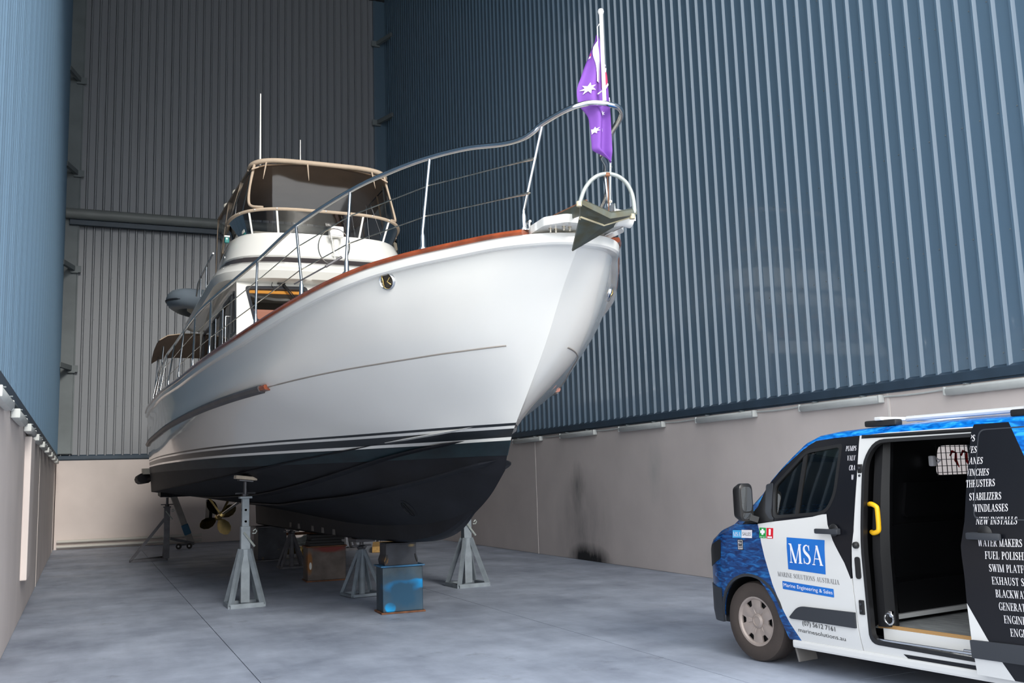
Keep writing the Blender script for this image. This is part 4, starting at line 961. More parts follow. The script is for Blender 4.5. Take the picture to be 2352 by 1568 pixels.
boat_stand('boat_stand', 'pale grey boat stand under the yacht bow, nearest to the right wall', (5.53, 14.60), 0.05, 0.25, 0.74, 1.79, m_stand, tilt=-0.12)
ST = boat_stand('boat_stand', 'dark three-sided boat stand under the yacht stern, farthest from the front', (1.72, 24.35), 0.0, 0.10, 0.9, 1.54, m_standd, tilt=0.1)
for c in [c for c in ST.children if c.name.startswith(('leg', 'base_frame'))]: bpy.data.objects.remove(c)
b = MB(); b.bar((-0.78, -0.05, 0.03), (0.0, 0.0, 0.03), 0.07, 0.06); b.bar((-0.78, -0.05, 0.03), (-0.05, 0.75, 0.03), 0.07, 0.06); b.bar((0.0, 0.0, 0.03), (0.0, 0.75, 0.03), 0.07, 0.06); b.build('base_frame', m_standd, ST, local=True)
for q in ((-0.78, -0.05), (0.0, 0.75)):
    b = MB(); b.bar((q[0], q[1], 0.03), (0, 0, 1.02), 0.07, 0.06); b.build('leg', m_standd, ST, local=True)
boat_stand('boat_stand', 'dark grey boat stand under the yacht stern on the far side, half hidden', (5.9, 24.3), 0.0, 0.28, 0.9, 1.54, m_standd, tilt=-0.1)

def keel_stand(label, x, y, rz, h, mat, ztop, top):
    """low screw stand: ring of bent legs under a winged nut and a head plate"""
    t = thing('keel_stand', label, 'keel stand', (x, y, 0), rz, 'screw stands under the keel')
    b = MB(); r = 0.33
    P = [V((r*cos(a), r*sin(a), 0)) for a in [pi/4+k*pi/2 for k in range(4)]]
    for i in range(4): b.bar(P[i]+V((0, 0, .03)), P[(i+1) % 4]+V((0, 0, .03)), 0.05, 0.04)
    b.build('base_frame', mat, t, local=True)
    for p in P:
        b = MB(); b.bar(p+V((0, 0, .02)), p*0.13+V((0, 0, h)), 0.045, 0.045, (p.y, -p.x, 0)); b.build('leg', mat, t, local=True)
    b = MB(); b.tube([(0, 0, 0.02), (0, 0, h+0.02)], 0.05, 12); b.build('sleeve', mat, t, 40, local=True)
    b = MB(); b.lathe([(0.06, h+0.02), (0.075, h+0.06), (0.04, h+0.08)], 12); b.bar((-0.15, 0, h+0.07), (0.15, 0, h+0.07), 0.05, 0.025); b.bar((0, -0.15, h+0.06), (0, 0.15, h+0.06), 0.05, 0.025); b.build('wing_nut', m_thread, t, 40, local=True)
    b = MB(); b.tube([(0, 0, h), (0, 0, ztop-0.02)], 0.032, 10); b.bbox((0, 0, ztop-0.02), top, 0.008); b.build('screw_head', m_thread, t, 40, local=True)
    return t
keel_stand('blue-grey screw stand under the keel, beside the blue steel block', 3.78, 14.42, 0.12, 0.66, m_standm, 0.835, (0.30, 0.34, 0.05))
keel_stand('dark screw stand under the keel, left of the rusty steel block', 3.80, 20.0, 0.0, 0.66, m_standd, 0.80, (0.22, 0.30, 0.05))

# steel blocks
def steel_paint(name, base, patches, rough=0.5, metal=0.5):
    m = mk(name, base, rough, metal, var=0.3, scale=5, detail=9); n = m.node_tree.nodes; L = m.node_tree.links; p = n['Principled BSDF']; src = p.inputs['Base Color'].links[0].from_socket
    tc = n.new('ShaderNodeTexCoord'); me_ = None
    for loc, size, col, lo, hi in patches:
        mp = n.new('ShaderNodeMapping'); mp.vector_type = 'TEXTURE'; mp.inputs['Location'].default_value = loc; mp.inputs['Scale'].default_value = size; L.new(tc.outputs['Object'], mp.inputs[0])
        g = n.new('ShaderNodeTexGradient'); g.gradient_type = 'SPHERICAL'; L.new(mp.outputs[0], g.inputs[0])
        nz = n.new('ShaderNodeTexNoise'); nz.inputs['Scale'].default_value = 6; nz.inputs['Detail'].default_value = 6; L.new(tc.outputs['Object'], nz.inputs[0])
        ad = n.new('ShaderNodeMath'); ad.operation = 'MULTIPLY_ADD'; ad.inputs[1].default_value = 0.5; L.new(nz.outputs[0], ad.inputs[0]); L.new(g.outputs[1], ad.inputs[2])
        mr = n.new('ShaderNodeMapRange'); mr.inputs[1].default_value = lo; mr.inputs[2].default_value = hi; L.new(ad.outputs[0], mr.inputs[0])
        mx = n.new('ShaderNodeMix'); mx.data_type = 'RGBA'; L.new(mr.outputs[0], mx.inputs[0]); L.new(src, mx.inputs[6]); mx.inputs[7].default_value = (*col, 1)
        src = mx.outputs[2]
    L.new(src, p.inputs['Base Color']); return m
m_bblue = steel_paint('blue_sprayed_steel', (0.055, 0.08, 0.10), [((0.0, -0.14, 0.33), (0.36, 0.3, 0.12), (0.0, 0.27, 0.66), 0.45, 0.75), ((0.2, -0.14, 0.36), (0.22, 0.3, 0.09), (0.0, 0.30, 0.70), 0.45, 0.7), ((-0.17, -0.14, 0.07), (0.11, 0.3, 0.10), (0.0, 0.36, 0.80), 0.5, 0.7), ((0, -0.14, 0.24), (0.45, 0.3, 0.36), (0.012, 0.06, 0.115), 0.35, 0.9)])
m_blueedge = mk('blue_sprayed_flange', (0.02, 0.16, 0.34), rough=0.5, metal=0.3, col2=(0.05, 0.08, 0.11), scale=6)
m_rusty = steel_paint('rust_and_mill_scale_steel', (0.11, 0.09, 0.08), [((0.05, -0.25, 0.56), (0.45, 0.4, 0.12), (0.16, 0.03, 0.025), 0.5, 0.8), ((-0.30, -0.25, 0.33), (0.08, 0.4, 0.30), (0.23, 0.10, 0.03), 0.5, 0.8), ((-0.28, -0.25, 0.27), (0.035, 0.4, 0.10), (0.6, 0.6, 0.58), 0.62, 0.75)], 0.6)
m_rustedge = mk('rusty_flange', (0.16, 0.065, 0.03), rough=0.75, metal=0.2, var=0.4, scale=9)
m_darksteel = steel_paint('dark_mill_steel', (0.038, 0.041, 0.05), [((-0.20, -0.15, 0.06), (0.07, 0.4, 0.10), (0.20, 0.10, 0.02), 0.7, 1.1), ((0.14, -0.15, 0.24), (0.10, 0.4, 0.05), (0.20, 0.15, 0.07), 0.7, 1.1)])
def beam_offcut(name, label, x, y, z, rz, w_, d, h, tf, mats, flange_over=0.03, group=None):
    """off-cut of heavy steel section standing on end plates: web box, two flanges, side stiffener"""
    t = thing(name, label, 'steel block', (x, y, z), rz, group)
    b = MB(); b.bbox((0, 0, h/2), (w_, d, h-2*tf+0.004), 0.012); b.build('web', mats[0], t, local=True)
    b = MB(); b.bbox((0, 0, h-tf/2), (w_+2*flange_over, d+2*flange_over, tf), 0.006); b.build('top_flange', mats[1], t, local=True)
    b = MB(); b.bbox((0, 0, tf/2), (w_+2*flange_over, d+2*flange_over, tf), 0.006); b.build('bottom_flange', mats[2], t, local=True)
    return t
BB = beam_offcut('steel_block', 'blue spray-painted steel block on the floor under the yacht forefoot', 3.745, 12.38, 0, -0.04, 0.53, 0.36, 0.60, 0.022, (m_bblue, m_blueedge, m_rustedge), 0.025, 'steel blocks under the keel')
DB = thing('steel_block', 'small dark folded steel block wedged between blue block and keel', 'steel block', (3.735, 12.40, 0.601), -0.04, 'steel blocks under the keel')
b = MB(); poly = [(-0.215, 0.0), (0.215, 0.0), (0.225, 0.06), (0.20, 0.13), (0.20, 0.26), (-0.20, 0.26), (-0.20, 0.13), (-0.225, 0.06)]; b.prism(poly, -0.17, 0.17, M4(((1, 0, 0, 0), (0, 0, 1, 0), (0, 1, 0, 0), (0, 0, 0, 1)))); b.build('folded_body', m_darksteel, DB, local=True)
b = MB(); b.bbox((0, 0, 0.27), (0.40, 0.36, 0.016), 0.004); b.build('cap_plate', m_darksteel, DB, local=True)
for sx in (-1, 1):
    b = MB(); b.tube([(sx*0.185, -0.176, 0.135), (sx*0.19, -0.178, 0.09), (sx*0.212, -0.176, 0.03)], 0.008, 6); b.build('fold_slot', m_black, DB, local=True)
RB = beam_offcut('steel_block', 'rusty bare-steel block under the keel, carrying the black packers', 3.83, 17.15, 0, -0.05, 0.66, 0.50, 0.60, 0.022, (m_rusty, m_rustedge, m_rustedge), 0.02, 'steel blocks under the keel')
beam_offcut('steel_block', 'black steel block at the after end of the keel, farthest from the front', 3.80, 22.55, 0, 0.0, 0.62, 0.62, 0.76, 0.03, (m_darksteel, m_thread, m_thread), 0.06, 'steel blocks under the keel')
m_pack = mk('black_rubber_packer', (0.010, 0.010, 0.011), rough=0.7, var=0.4, scale=8)
z = 0.601
for i, (hh, ww, dx, rz) in enumerate(((0.05, 0.60, 0.0, 0.02), (0.045, 0.56, -0.02, -0.03), (0.05, 0.58, 0.015, 0.03), (0.045, 0.57, 0.0, -0.02))):
    lab = ['bottom packer of the black stack on the rusty block', 'second packer from the bottom of the black stack on the rusty block', 'third packer from the bottom of the black stack on the rusty block', 'top packer of the black stack, touching the keel'][i]
    b = MB(); b.bbox((0, 0, 0), (ww, 0.46, hh-0.002), 0.008, T3(3.83+dx, 17.12, z+hh/2, 0, 0, rz-0.05)); tag(b.build('packer', m_pack), lab, 'packer', 'packers on the rusty block'); z += hh
# small pale zinc blocks along the keel, timber, bag, litter beyond
m_zinc = mk('pale_zinc', (0.16, 0.15, 0.145), rough=0.6, var=0.2)
for y in (15.4, 16.2, 17.0, 18.2, 19.0): b = MB(); b.bbox((X0-0.165, y, 0.90), (0.02, 0.15, 0.09), 0.006); b.build('zinc_anode', m_zinc, BOAT)
m_timber = mk('fresh_cut_timber', (0.55, 0.33, 0.11), rough=0.7, var=0.2, scale=4, stretch=(6, 0.6, 6))
b = MB(); b.bbox((0, 0, 0.075), (0.55, 1.9, 0.14), 0.01, T3(6.75, 23.6, 0, 0, 0, -0.28)); tag(b.build('timber_baulk', m_timber), 'short yellow timber baulk lying on the floor beyond the keel', 'timber')
m_bag = mk('crumpled_clear_plastic', (0.42, 0.46, 0.46), rough=0.25, var=0.3, scale=7, bump=0.6, bscale=9)
bm = bmesh.new(); bmesh.ops.create_icosphere(bm, subdivisions=4, radius=1); rnd = random.Random(3)
from mathutils import noise
for v in bm.verts:
    nn = noise.noise(v.co*2.1)*0.35+noise.noise(v.co*5)*0.15; v.co = V((v.co.x*0.55*(1+nn), v.co.y*0.4*(1+nn), max(-0.0, v.co.z*0.28*(1+nn)+0.10)))+V((5.1, 24.6, 0.0))
me = bpy.data.meshes.new('plastic_sheet'); bm.to_mesh(me); bm.free(); me.materials.append(m_bag); tag(link('plastic_sheet', me, None, 60), 'crumpled clear plastic heap on the floor beyond the keel', 'plastic')
PR = thing('pipe_trestle', 'low trestle with a red-brown pole on the floor beyond the keel', 'trestle', (5.6, 25.6, 0))
b = MB(); b.tube([(4.4, 25.7, 0.40), (7.6, 25.4, 0.40)], 0.04, 10); b.build('pole', m_rustedge, PR, 40)
for x in (4.7, 7.2):
    b = MB(); b.bar((x, 25.35, 0.0), (x, 25.55, 0.37), 0.05, 0.05); b.bar((x, 25.85, 0.0), (x, 25.6, 0.37), 0.05, 0.05); b.build('leg', m_standd, PR)
BP = thing('spare_propeller', 'spare bronze propeller lying on the floor beyond the keel', 'propeller', (4.55, 22.9, 0))
b = MB(); b.lathe([(0.09, 0.02), (0.10, 0.10), (0.06, 0.24), (0.0, 0.25)], 14, T3(4.55, 22.9, 0)); b.build('hub', m_brass, BP, 40)
for k in range(4):
    b = MB(); rows = []
    for r_, wd, tw, dz in ((0.07, 0.07, 50, .12), (0.18, 0.16, 40, .13), (0.28, 0.19, 32, .15), (0.36, 0.12, 28, .17), (0.39, 0.03, 26, .18)):
        rows.append([(r_, s_*wd*cos(radians(tw)), dz+s_*wd*0.7*sin(radians(tw))) for s_ in (-1, -.5, 0, .5, 1)]+[(r_, s_*wd*cos(radians(tw)), dz+0.008+s_*wd*0.7*sin(radians(tw))) for s_ in (1, .5, 0, -.5, -1)])
    b.loft(rows, True, True, ); b2 = MB(); b2.add(b.v, b.f, T3(4.55, 22.9, 0, 0, 0, k*pi/2+0.4)); b2.build('blade', m_brass, BP, 50)
# leaning hose pole on a caster trolley by the end wall
m_pale = mk('pale_plastic_pole', (0.30, 0.285, 0.27), rough=0.6, var=0.15, scale=4)
TR = thing('hose_trolley', 'slanting pale pole with blue tape on a wheeled foot, by the end wall', 'trolley', (2.62, 28.4, 0))
b = MB(); b.bbox((0, 0, 0), (0.17, 0.12, 1.78), 0.03, M4.Translation((2.38, 28.6, 0.92)) @ M4.Rotation(-0.36, 4, 'Y')); b.build('pole', m_pale, TR)
b = MB(); b.bbox((0, 0, 0), (0.19, 0.14, 0.30), 0.03, M4.Translation((2.53, 28.59, 0.52)) @ M4.Rotation(-0.36, 4, 'Y')); b.build('tape_band', mk('blue_tape', (0.01, 0.10, 0.20), 0.5), TR)
b = MB(); b.bar((2.1, 28.4, 0.30), (2.72, 28.45, 0.14), 0.07, 0.07); b.bar((2.30, 28.4, 0.12), (2.72, 28.45, 0.12), 0.05, 0.05); b.build('foot_bar', m_standd, TR)
for x in (2.60, 2.32):
    b = MB(); b.lathe([(0.03, -0.025), (0.075, -0.022), (0.08, 0), (0.075, 0.022), (0.03, 0.025)], 16, T3(x, 28.35, 0.08, 0, pi/2, 1.2)); wl = b.build('caster_wheel', m_black, TR, 40)
    b = MB(); b.lathe([(0.0, -0.03), (0.028, -0.028), (0.028, 0.028), (0, 0.03)], 12, T3(x, 28.35, 0.08, 0, pi/2, 1.2)); b.build('wheel_hub', m_lightbody, wl, 40)
# ------------------------------------------------------------------ panel van with its side door slid open
VA = radians(7.0); VO = V((5.416, 7.173, 0.0)); VW = 1.94
VAN = thing('panel_van', 'white van in blue and black sea livery with open side door, beside the right wall', 'van', VO, VA-pi/2)
def tumble(z): return 0.16*max(0, (z-1.02)/.93)**1.25 + 0.04*max(0, (0.38-z)/.2)
def nose(s):
    if s > -.22: return 0.0
    u = min(1, (-.22-s)/.74); return .97*(1-max(0, 1-u**2.4)**(1/2.4))
def vside(s, z): return tumble(z)+nose(s)
def vp(s, z, off=0.0, mir=False):
    t = vside(s, z)-off; return V((s, VW-t if mir else t, z))
VMI = (M4.Translation(VO) @ M4.Rotation(VA-pi/2, 4, 'Z')).inverted()
def van_pt(px, py, off=0.0):
    """measured photo point -> (s, z) on the van's left side, off metres out from it"""
    o = VMI @ CAM; d = VMI.to_3x3() @ ray(px, py); prev = None
    for k in range(500, 1500):
        q = o+d*(k*.01); v = q.y-(vside(q.x, q.z)-off)
        if prev is not None and prev < 0 <= v: return (q.x, q.z)
        prev = v
def c6(x, y, off=0.0): return van_pt(1620+x/2.497, 940+y/2.497, off)
def sea(name, lo, mid, hi):
    m = bpy.data.materials.new(name); m.use_nodes = True; n = m.node_tree.nodes; L = m.node_tree.links; p = n['Principled BSDF']
    p.inputs['Roughness'].default_value = 0.25; p.inputs['Coat Weight'].default_value = 0.5
    tc = n.new('ShaderNodeTexCoord'); mp = n.new('ShaderNodeMapping'); mp.inputs['Scale'].default_value = (4.5, 4.5, 17); mp.inputs['Rotation'].default_value = (0, 0.12, 0); L.new(tc.outputs['Object'], mp.inputs[0])
    nz = n.new('ShaderNodeTexNoise'); nz.inputs['Scale'].default_value = 2.0; nz.inputs['Detail'].default_value = 6; nz.inputs['Distortion'].default_value = 0.9; L.new(mp.outputs[0], nz.inputs[0])
    r = n.new('ShaderNodeValToRGB'); e = r.color_ramp.elements; e[0].position = 0.36; e[1].position = 0.68; e[0].color = (*lo, 1); e[1].color = (*hi, 1); q = e.new(0.53); q.color = (*mid, 1)
    L.new(nz.outputs[0], r.inputs[0]); L.new(r.outputs[0], p.inputs['Base Color']); return m
m_sea = sea('printed_sea_deep', (0.000, 0.018, 0.095), (0.001, 0.055, 0.22), (0.01, 0.15, 0.44))
m_seat = sea('printed_sea_bright', (0.0, 0.085, 0.38), (0.004, 0.20, 0.68), (0.04, 0.40, 0.92))
m_vwhite = mk('van_white_paint', (0.69, 0.69, 0.68), rough=0.18, coat=0.6)
m_vblack = mk('black_vinyl_wrap', (0.006, 0.0065, 0.0095), rough=0.3, coat=0.1, spec=0.35)
m_plast = mk('dark_grey_plastic', (0.030, 0.034, 0.042), rough=0.5)
m_plast2 = mk('black_plastic', (0.012, 0.012, 0.013), rough=0.4)
m_cargo = mk('black_cargo_lining', (0.005, 0.005, 0.006), rough=0.4, spec=0.3, var=0.3, scale=2)
m_ply = mk('worn_grey_cargo_floor', (0.27, 0.28, 0.28), rough=0.6, var=0.25, scale=6, detail=9, stretch=(1, 3, 1))
m_vglass = mk_clear('tinted_van_glass', (0.55, 0.66, 0.60), 0.05, 0.02)
m_mirror = mk('mirror_glass', (0.75, 0.78, 0.8), rough=0.03, metal=1)
m_tyre = mk('dusty_tyre_rubber', (0.055, 0.042, 0.036), rough=0.8, var=0.15, scale=4, bump=0.2, bscale=40)
m_cap = mk('dusty_silver_wheel_cover', (0.40, 0.335, 0.30), rough=0.45, metal=0.3, var=0.08, scale=6)
m_yellow = mk('yellow_grab_handle', (0.92, 0.50, 0.01), rough=0.35)
m_letw = mk('white_lettering', (0.85, 0.83, 0.87), rough=0.5)
m_letg = mk('grey_lettering', (0.16, 0.16, 0.17), rough=0.5)
m_letk = mk('black_lettering', (0.02, 0.02, 0.022), rough=0.5)
m_logo = mk('blue_logo_panel', (0.01, 0.12, 0.48), rough=0.3, col2=(0.012, 0.17, 0.58), scale=1.5)
m_logo2 = mk('light_blue_logo_panel', (0.06, 0.42, 0.80), rough=0.4)
m_green = mk('green_sticker', (0.01, 0.30, 0.05), rough=0.4); m_redst = mk('red_sticker', (0.62, 0.01, 0.025), rough=0.4)

def vmesh(bm, name, mat, parent, smooth=None):
    me = bpy.data.meshes.new(name); bm.to_mesh(me); bm.free(); me.materials.append(mat); return link(name, me, parent, smooth, fix=False)
def vpanel(name, mat, outline, holes=(), parent=VAN, off=0.0, th=0.025, mir=False, smooth=30, cs=0.08, cz=0.10):
    ss = [p[0] for p in outline]; zs = [p[1] for p in outline]
    cx = [min(ss)+cs*i for i in range(1, int((max(ss)-min(ss))/cs)+1)]; cy = [min(zs)+cz*i for i in range(1, int((max(zs)-min(zs))/cz)+1)]
    bm = fill2d(outline, holes, cx, cy)
    if th:
        ret = bmesh.ops.extrude_face_region(bm, geom=list(bm.faces)); nvs = set(v for v in ret['geom'] if isinstance(v, bmesh.types.BMVert))
    else: nvs = set()
    for v in bm.verts: v.co = vp(v.co.x, v.co.y, off-(th if v in nvs else 0), mir)
    bmesh.ops.recalc_face_normals(bm, faces=bm.faces); return vmesh(bm, name, mat, parent, smooth)
def C6(L, off=0.0): return [c6(x, y, off) for x, y in L]

# --- serif letters: strokes with thick stems, hairlines and serifs, cap height 1
TK, TN, SF = 0.155, 0.052, 0.045
def g_seg(x0, y0, x1, y1, w): return [(x0-w/2, y0), (x0+w/2, y0), (x1+w/2, y1), (x1-w/2, y1)]
def g_bar(x0, x1, y, h=SF): return [(x0, y), (x1, y), (x1, y+h), (x0, y+h)]
def g_arc(cx, cy, rx, ry, a0, a1, wx, wy, n=12):
    out = []
    for k in range(n):
        q = []
        for a, f in ((a0+(a1-a0)*k/n, 0), (a0+(a1-a0)*(k+1)/n, 0), (a0+(a1-a0)*(k+1)/n, 1), (a0+(a1-a0)*k/n, 1)):
            t = radians(a); q.append((cx+(rx-f*wx)*cos(t), cy+(ry-f*wy)*sin(t)))
        out.append(q)
    return out
def stem(x, y0=0, y1=1, w=TK, s=0.09):
    return [g_seg(x, y0, x, y1, w), g_bar(x-w/2-s, x+w/2+s, y0), g_bar(x-w/2-s, x+w/2+s, y1-SF)]
def g_path(pts, ws):
    out = []; L_ = []
    for i, (x, y) in enumerate(pts):
        a = pts[max(i-1, 0)]; c = pts[min(i+1, len(pts)-1)]; dx, dy = c[0]-a[0], c[1]-a[1]; l = hypot(dx, dy); L_.append(((x-dy/l*ws[i]/2, y+dx/l*ws[i]/2), (x+dy/l*ws[i]/2, y-dx/l*ws[i]/2)))
    for (a, c), (e, g) in zip(L_[:-1], L_[1:]): out.append([a, c, g, e])
    return out
S_SP = [(q.x, q.y, q.z) for q in interp([(.49, .74, .03), (.46, .89, .05), (.32, .972, .055), (.17, .90, .10), (.12, .77, .15), (.17, .63, .17), (.31, .52, .18), (.45, .41, .17), (.52, .26, .15), (.46, .10, .10), (.30, .028, .055), (.13, .10, .05), (.08, .27, .03)], 3)]
def glyph(c):
    if c == 'A': return 0.80, [g_seg(.10, 0, .39, 1, TN), g_seg(.68, 0, .39, 1, TK), g_bar(.20, .60, .30), g_bar(.0, .22, 0), g_bar(.55, .80, 0)]
    if c == 'B': return 0.68, stem(.17)+g_arc(.32, .75, .26, .25, -90, 90, TK*.85, SF)+g_arc(.32, .26, .31, .27, -90, 90, TK, SF)+[g_bar(.2, .34, 0), g_bar(.2, .34, .955), g_bar(.2, .34, .49)]
    if c == 'C': return 0.72, g_arc(.42, .5, .38, .52, 48, 312, TK, SF)+[g_seg(.66, .66, .66, .98, SF), g_seg(.68, .05, .68, .25, SF)]
    if c == 'D': return 0.78, stem(.17)+g_arc(.32, .5, .42, .5, -90, 90, TK, SF)+[g_bar(.2, .34, 0), g_bar(.2, .34, .955)]
    if c == 'E': return 0.64, stem(.17)+[g_bar(.2, .58, .955), g_bar(.2, .48, .49), g_bar(.2, .60, 0), g_seg(.56, .74, .56, 1, SF), g_seg(.46, .38, .46, .64, SF), g_seg(.59, 0, .59, .28, SF)]
    if c == 'F': return 0.60, stem(.17)+[g_bar(.2, .58, .955), g_bar(.2, .48, .49), g_seg(.56, .74, .56, 1, SF), g_seg(.46, .38, .46, .64, SF)]
    if c == 'G': return 0.78, g_arc(.42, .5, .38, .52, 48, 320, TK, SF)+[g_seg(.66, .66, .66, .98, SF), g_seg(.66, .03, .66, .42, TK), g_bar(.54, .78, .40)]
    if c == 'H': return 0.86, stem(.17)+stem(.69)+[g_bar(.2, .66, .48)]
    if c == 'I': return 0.34, stem(.17)
    if c == 'K': return 0.80, stem(.17)+[g_seg(.24, .42, .62, 1, TN), g_seg(.66, 0, .36, .58, TK), g_bar(.5, .78, .955), g_bar(.54, .82, 0)]
    if c == 'L': return 0.62, stem(.17)+[g_bar(.2, .60, 0), g_seg(.58, 0, .58, .30, SF)]
    if c == 'M': return 1.0, [g_seg(.13, 0, .13, 1, TN), g_seg(.13, 1, .48, 0, TK), g_seg(.83, 1, .48, 0, TN), g_seg(.84, 0, .84, 1, TK), g_bar(.02, .24, 0), g_bar(.70, .99, 0), g_bar(.0, .17, .955), g_bar(.82, .99, .955)]
    if c == 'N': return 0.86, [g_seg(.14, 0, .14, 1, TN), g_seg(.14, 1, .70, 0, TK), g_seg(.70, 0, .70, 1, TN), g_bar(.02, .26, 0), g_bar(.0, .18, .955), g_bar(.58, .82, .955)]
    if c == 'O': return 0.82, g_arc(.41, .5, .38, .52, 0, 360, TK, SF, 24)
    if c == 'P': return 0.64, stem(.17)+g_arc(.32, .72, .29, .28, -90, 90, TK, SF)+[g_bar(.2, .34, .955), g_bar(.2, .34, .44)]
    if c == 'R': return 0.74, stem(.17)+g_arc(.32, .74, .27, .26, -90, 90, TK, SF)+[g_bar(.2, .34, .955), g_bar(.2, .34, .48), g_seg(.66, 0, .38, .5, TK), g_bar(.58, .78, 0)]
    if c == 'S': return 0.62, g_path([(x, y) for x, y, _ in S_SP], [w_ for _, _, w_ in S_SP])+[g_seg(.50, .70, .50, .98, SF), g_seg(.075, .02, .075, .30, SF)]
    if c == 'T': return 0.70, [g_seg(.35, 0, .35, 1, TK), g_bar(.20, .50, 0), g_bar(.04, .66, .955), g_seg(.06, .72, .06, 1, SF), g_seg(.64, .72, .64, 1, SF)]
    if c == 'U': return 0.84, [g_seg(.18, .3, .18, 1, TK), g_seg(.68, .3, .68, 1, TN), g_bar(.02, .34, .955), g_bar(.58, .80, .955)]+g_arc(.402, .32, .30, .34, 180, 360, TK*.8, SF*1.5)
    if c == 'V': return 0.78, [g_seg(.14, 1, .40, 0, TK), g_seg(.66, 1, .40, 0, TN), g_bar(.0, .28, .955), g_bar(.55, .78, .955)]
    if c == 'W': return 1.10, [g_seg(.14, 1, .36, 0, TK), g_seg(.56, 1, .36, 0, TN), g_seg(.54, 1, .76, 0, TK), g_seg(.96, 1, .76, 0, TN), g_bar(.0, .28, .955), g_bar(.42, .68, .955), g_bar(.86, 1.08, .955)]
    if c == 'X': return 0.80, [g_seg(.14, 1, .64, 0, TK), g_seg(.62, 1, .14, 0, TN), g_bar(.0, .28, .955), g_bar(.5, .74, .955), g_bar(.02, .26, 0), g_bar(.52, .80, 0)]
    if c == 'Z': return 0.66, [g_seg(.10, 0, .56, 1, TK), g_bar(.04, .60, 0), g_bar(.06, .60, .955), g_seg(.08, .72, .08, 1, SF), g_seg(.60, 0, .60, .28, SF)]
    return 0.34, []
def serif(txt):
    x = 0; out = []
    for ch in txt:
        w_, polys = glyph(ch); out += [[(x+px, py) for px, py in q] for q in polys]; x += w_+0.06
    return out, x-0.06
def lettering(polys, width, height, q0, q1, mat, parent, off, name='lettering', clip=None, skew=0.0, th=0.0006):
    """put flat shapes into the box q0=(s,z) lower left .. q1=(s,z) upper right on the van side"""
    b = bmesh.new()
    for q in polys:
        vs = []
        for x, y in q: vs.append(b.verts.new((q0[0]+(x+skew*y)/width*(q1[0]-q0[0]), q0[1]+(q1[2] if len(q1) > 2 else 0)*x/width+y/height*(q1[1]-q0[1]), 0)))
        try: b.faces.new(vs)
        except ValueError: pass
    if clip is not None:
        cs, keep_right = clip; bmesh.ops.bisect_plane(b, geom=b.verts[:]+b.edges[:]+b.faces[:], plane_co=(cs, 0, 0), plane_no=(1, 0, 0), clear_inner=keep_right, clear_outer=not keep_right)
    for v in b.verts: v.co = vp(v.co.x, v.co.y, off+0.0015)
    for f in b.faces:
        f.normal_update()
        if f.normal.y > 0: f.normal_flip()
    return vmesh(b, name, mat, parent)
def serif_text(txt, q0, q1, mat, parent, off=0.0, **k):
    polys, w_ = serif(txt); return lettering(polys, w_, 1.0, q0, q1, mat, parent, off, **k)
def sans_text(txt, q0, q1, mat, parent, off=0.0, **k):
    cu = bpy.data.curves.new('lettering', 'FONT'); cu.body = txt; cu.resolution_u = 3; ob = bpy.data.objects.new('lettering', cu); COL.objects.link(ob)
    dg = bpy.context.evaluated_depsgraph_get(); me = ob.evaluated_get(dg).to_mesh()
    vs = [(v.co.x, v.co.y) for v in me.vertices]; x0 = min(v[0] for v in vs); x1 = max(v[0] for v in vs); cap = 0.70
    polys = [[(vs[i][0]-x0, vs[i][1]) for i in p.vertices] for p in me.polygons]
    bpy.data.objects.remove(ob); bpy.data.curves.remove(cu)
    return lettering(polys, x1-x0, cap, q0, q1, mat, parent, off, **k)
def rect_decal(q0, q1, mat, parent, off=0.001, name='sticker', dz=0.0, r=0.0):
    o = [(q0[0], q0[1]), (q1[0], q0[1]+dz), (q1[0], q1[1]+dz), (q0[0], q1[1])]
    return vpanel(name, mat, rpoly(o, r) if r else o, (), parent, off, 0.0)

# --- front door, split where the livery changes colour
up_edge = C6([(225, 657), (375, 645), (520, 628), (620, 615), (680, 592), (697, 600), (703, 660), (735, 750), (800, 880), (838, 972)])
rear_top = C6([(888, 152), (872, 400), (852, 700), (838, 890)])
upper = up_edge+[(1.092, 0.80)]+list(reversed(rear_top))+C6([(640, 180), (600, 205), (500, 290), (375, 420), (310, 560)])
win = rpoly([(0.262, 1.245), (0.85, 1.29), (0.945, 1.44), (0.985, 1.865), (0.60, 1.825), (0.245, 1.53)], [0.05, 0.12, 0.12, 0.04, 0.06, 0.05])
win_in = rpoly([(0.285, 1.275), (0.835, 1.315), (0.915, 1.45), (0.955, 1.835), (0.605, 1.797), (0.275, 1.52)], [0.04, 0.1, 0.1, 0.03, 0.05, 0.04])
fline = C6([(305, 655), (299, 800), (300, 960), (345, 1020), (400, 1110), (450, 1235), (480, 1300)])
bline = [(0.365, 0.245), (0.505, 0.236)]
blueedge = C6([(440, 1130), (390, 1000), (345, 850), (312, 690)])
DOOR = vpanel('front_door', m_vwhite, [(0.083, 1.1975)]+up_edge[1:]+[(1.092, 0.80), (1.095, 0.73), (1.108, 0.53), (1.125, 0.245), (0.76, 0.236), (0.505, 0.236)]+blueedge, (), VAN, 0.004, 0.03)
DOOR['label'] = 'white front door with livery'
vpanel('black_wrap', m_vblack, upper, [win], DOOR, 0.004, 0.03)
vpanel('blue_wrap', m_sea, fline+bline+blueedge, (), DOOR, 0.004, 0.03)
vpanel('window_seal', m_plast2, win, [win_in], DOOR, 0.006, 0.02)
vpanel('window_glass', m_vglass, win_in, (), DOOR, -0.010, 0.0)
vpanel('window_divider', m_plast2, C6([(572, 236), (590, 236), (532, 622), (514, 622)]), (), DOOR, 0.003, 0.02)
vpanel('quarter_trim', m_plast, rpoly(C6([(355, 430), (395, 420), (385, 600), (400, 632), (375, 628), (352, 590)]), 0.02), (), DOOR, 0.014, 0.02)
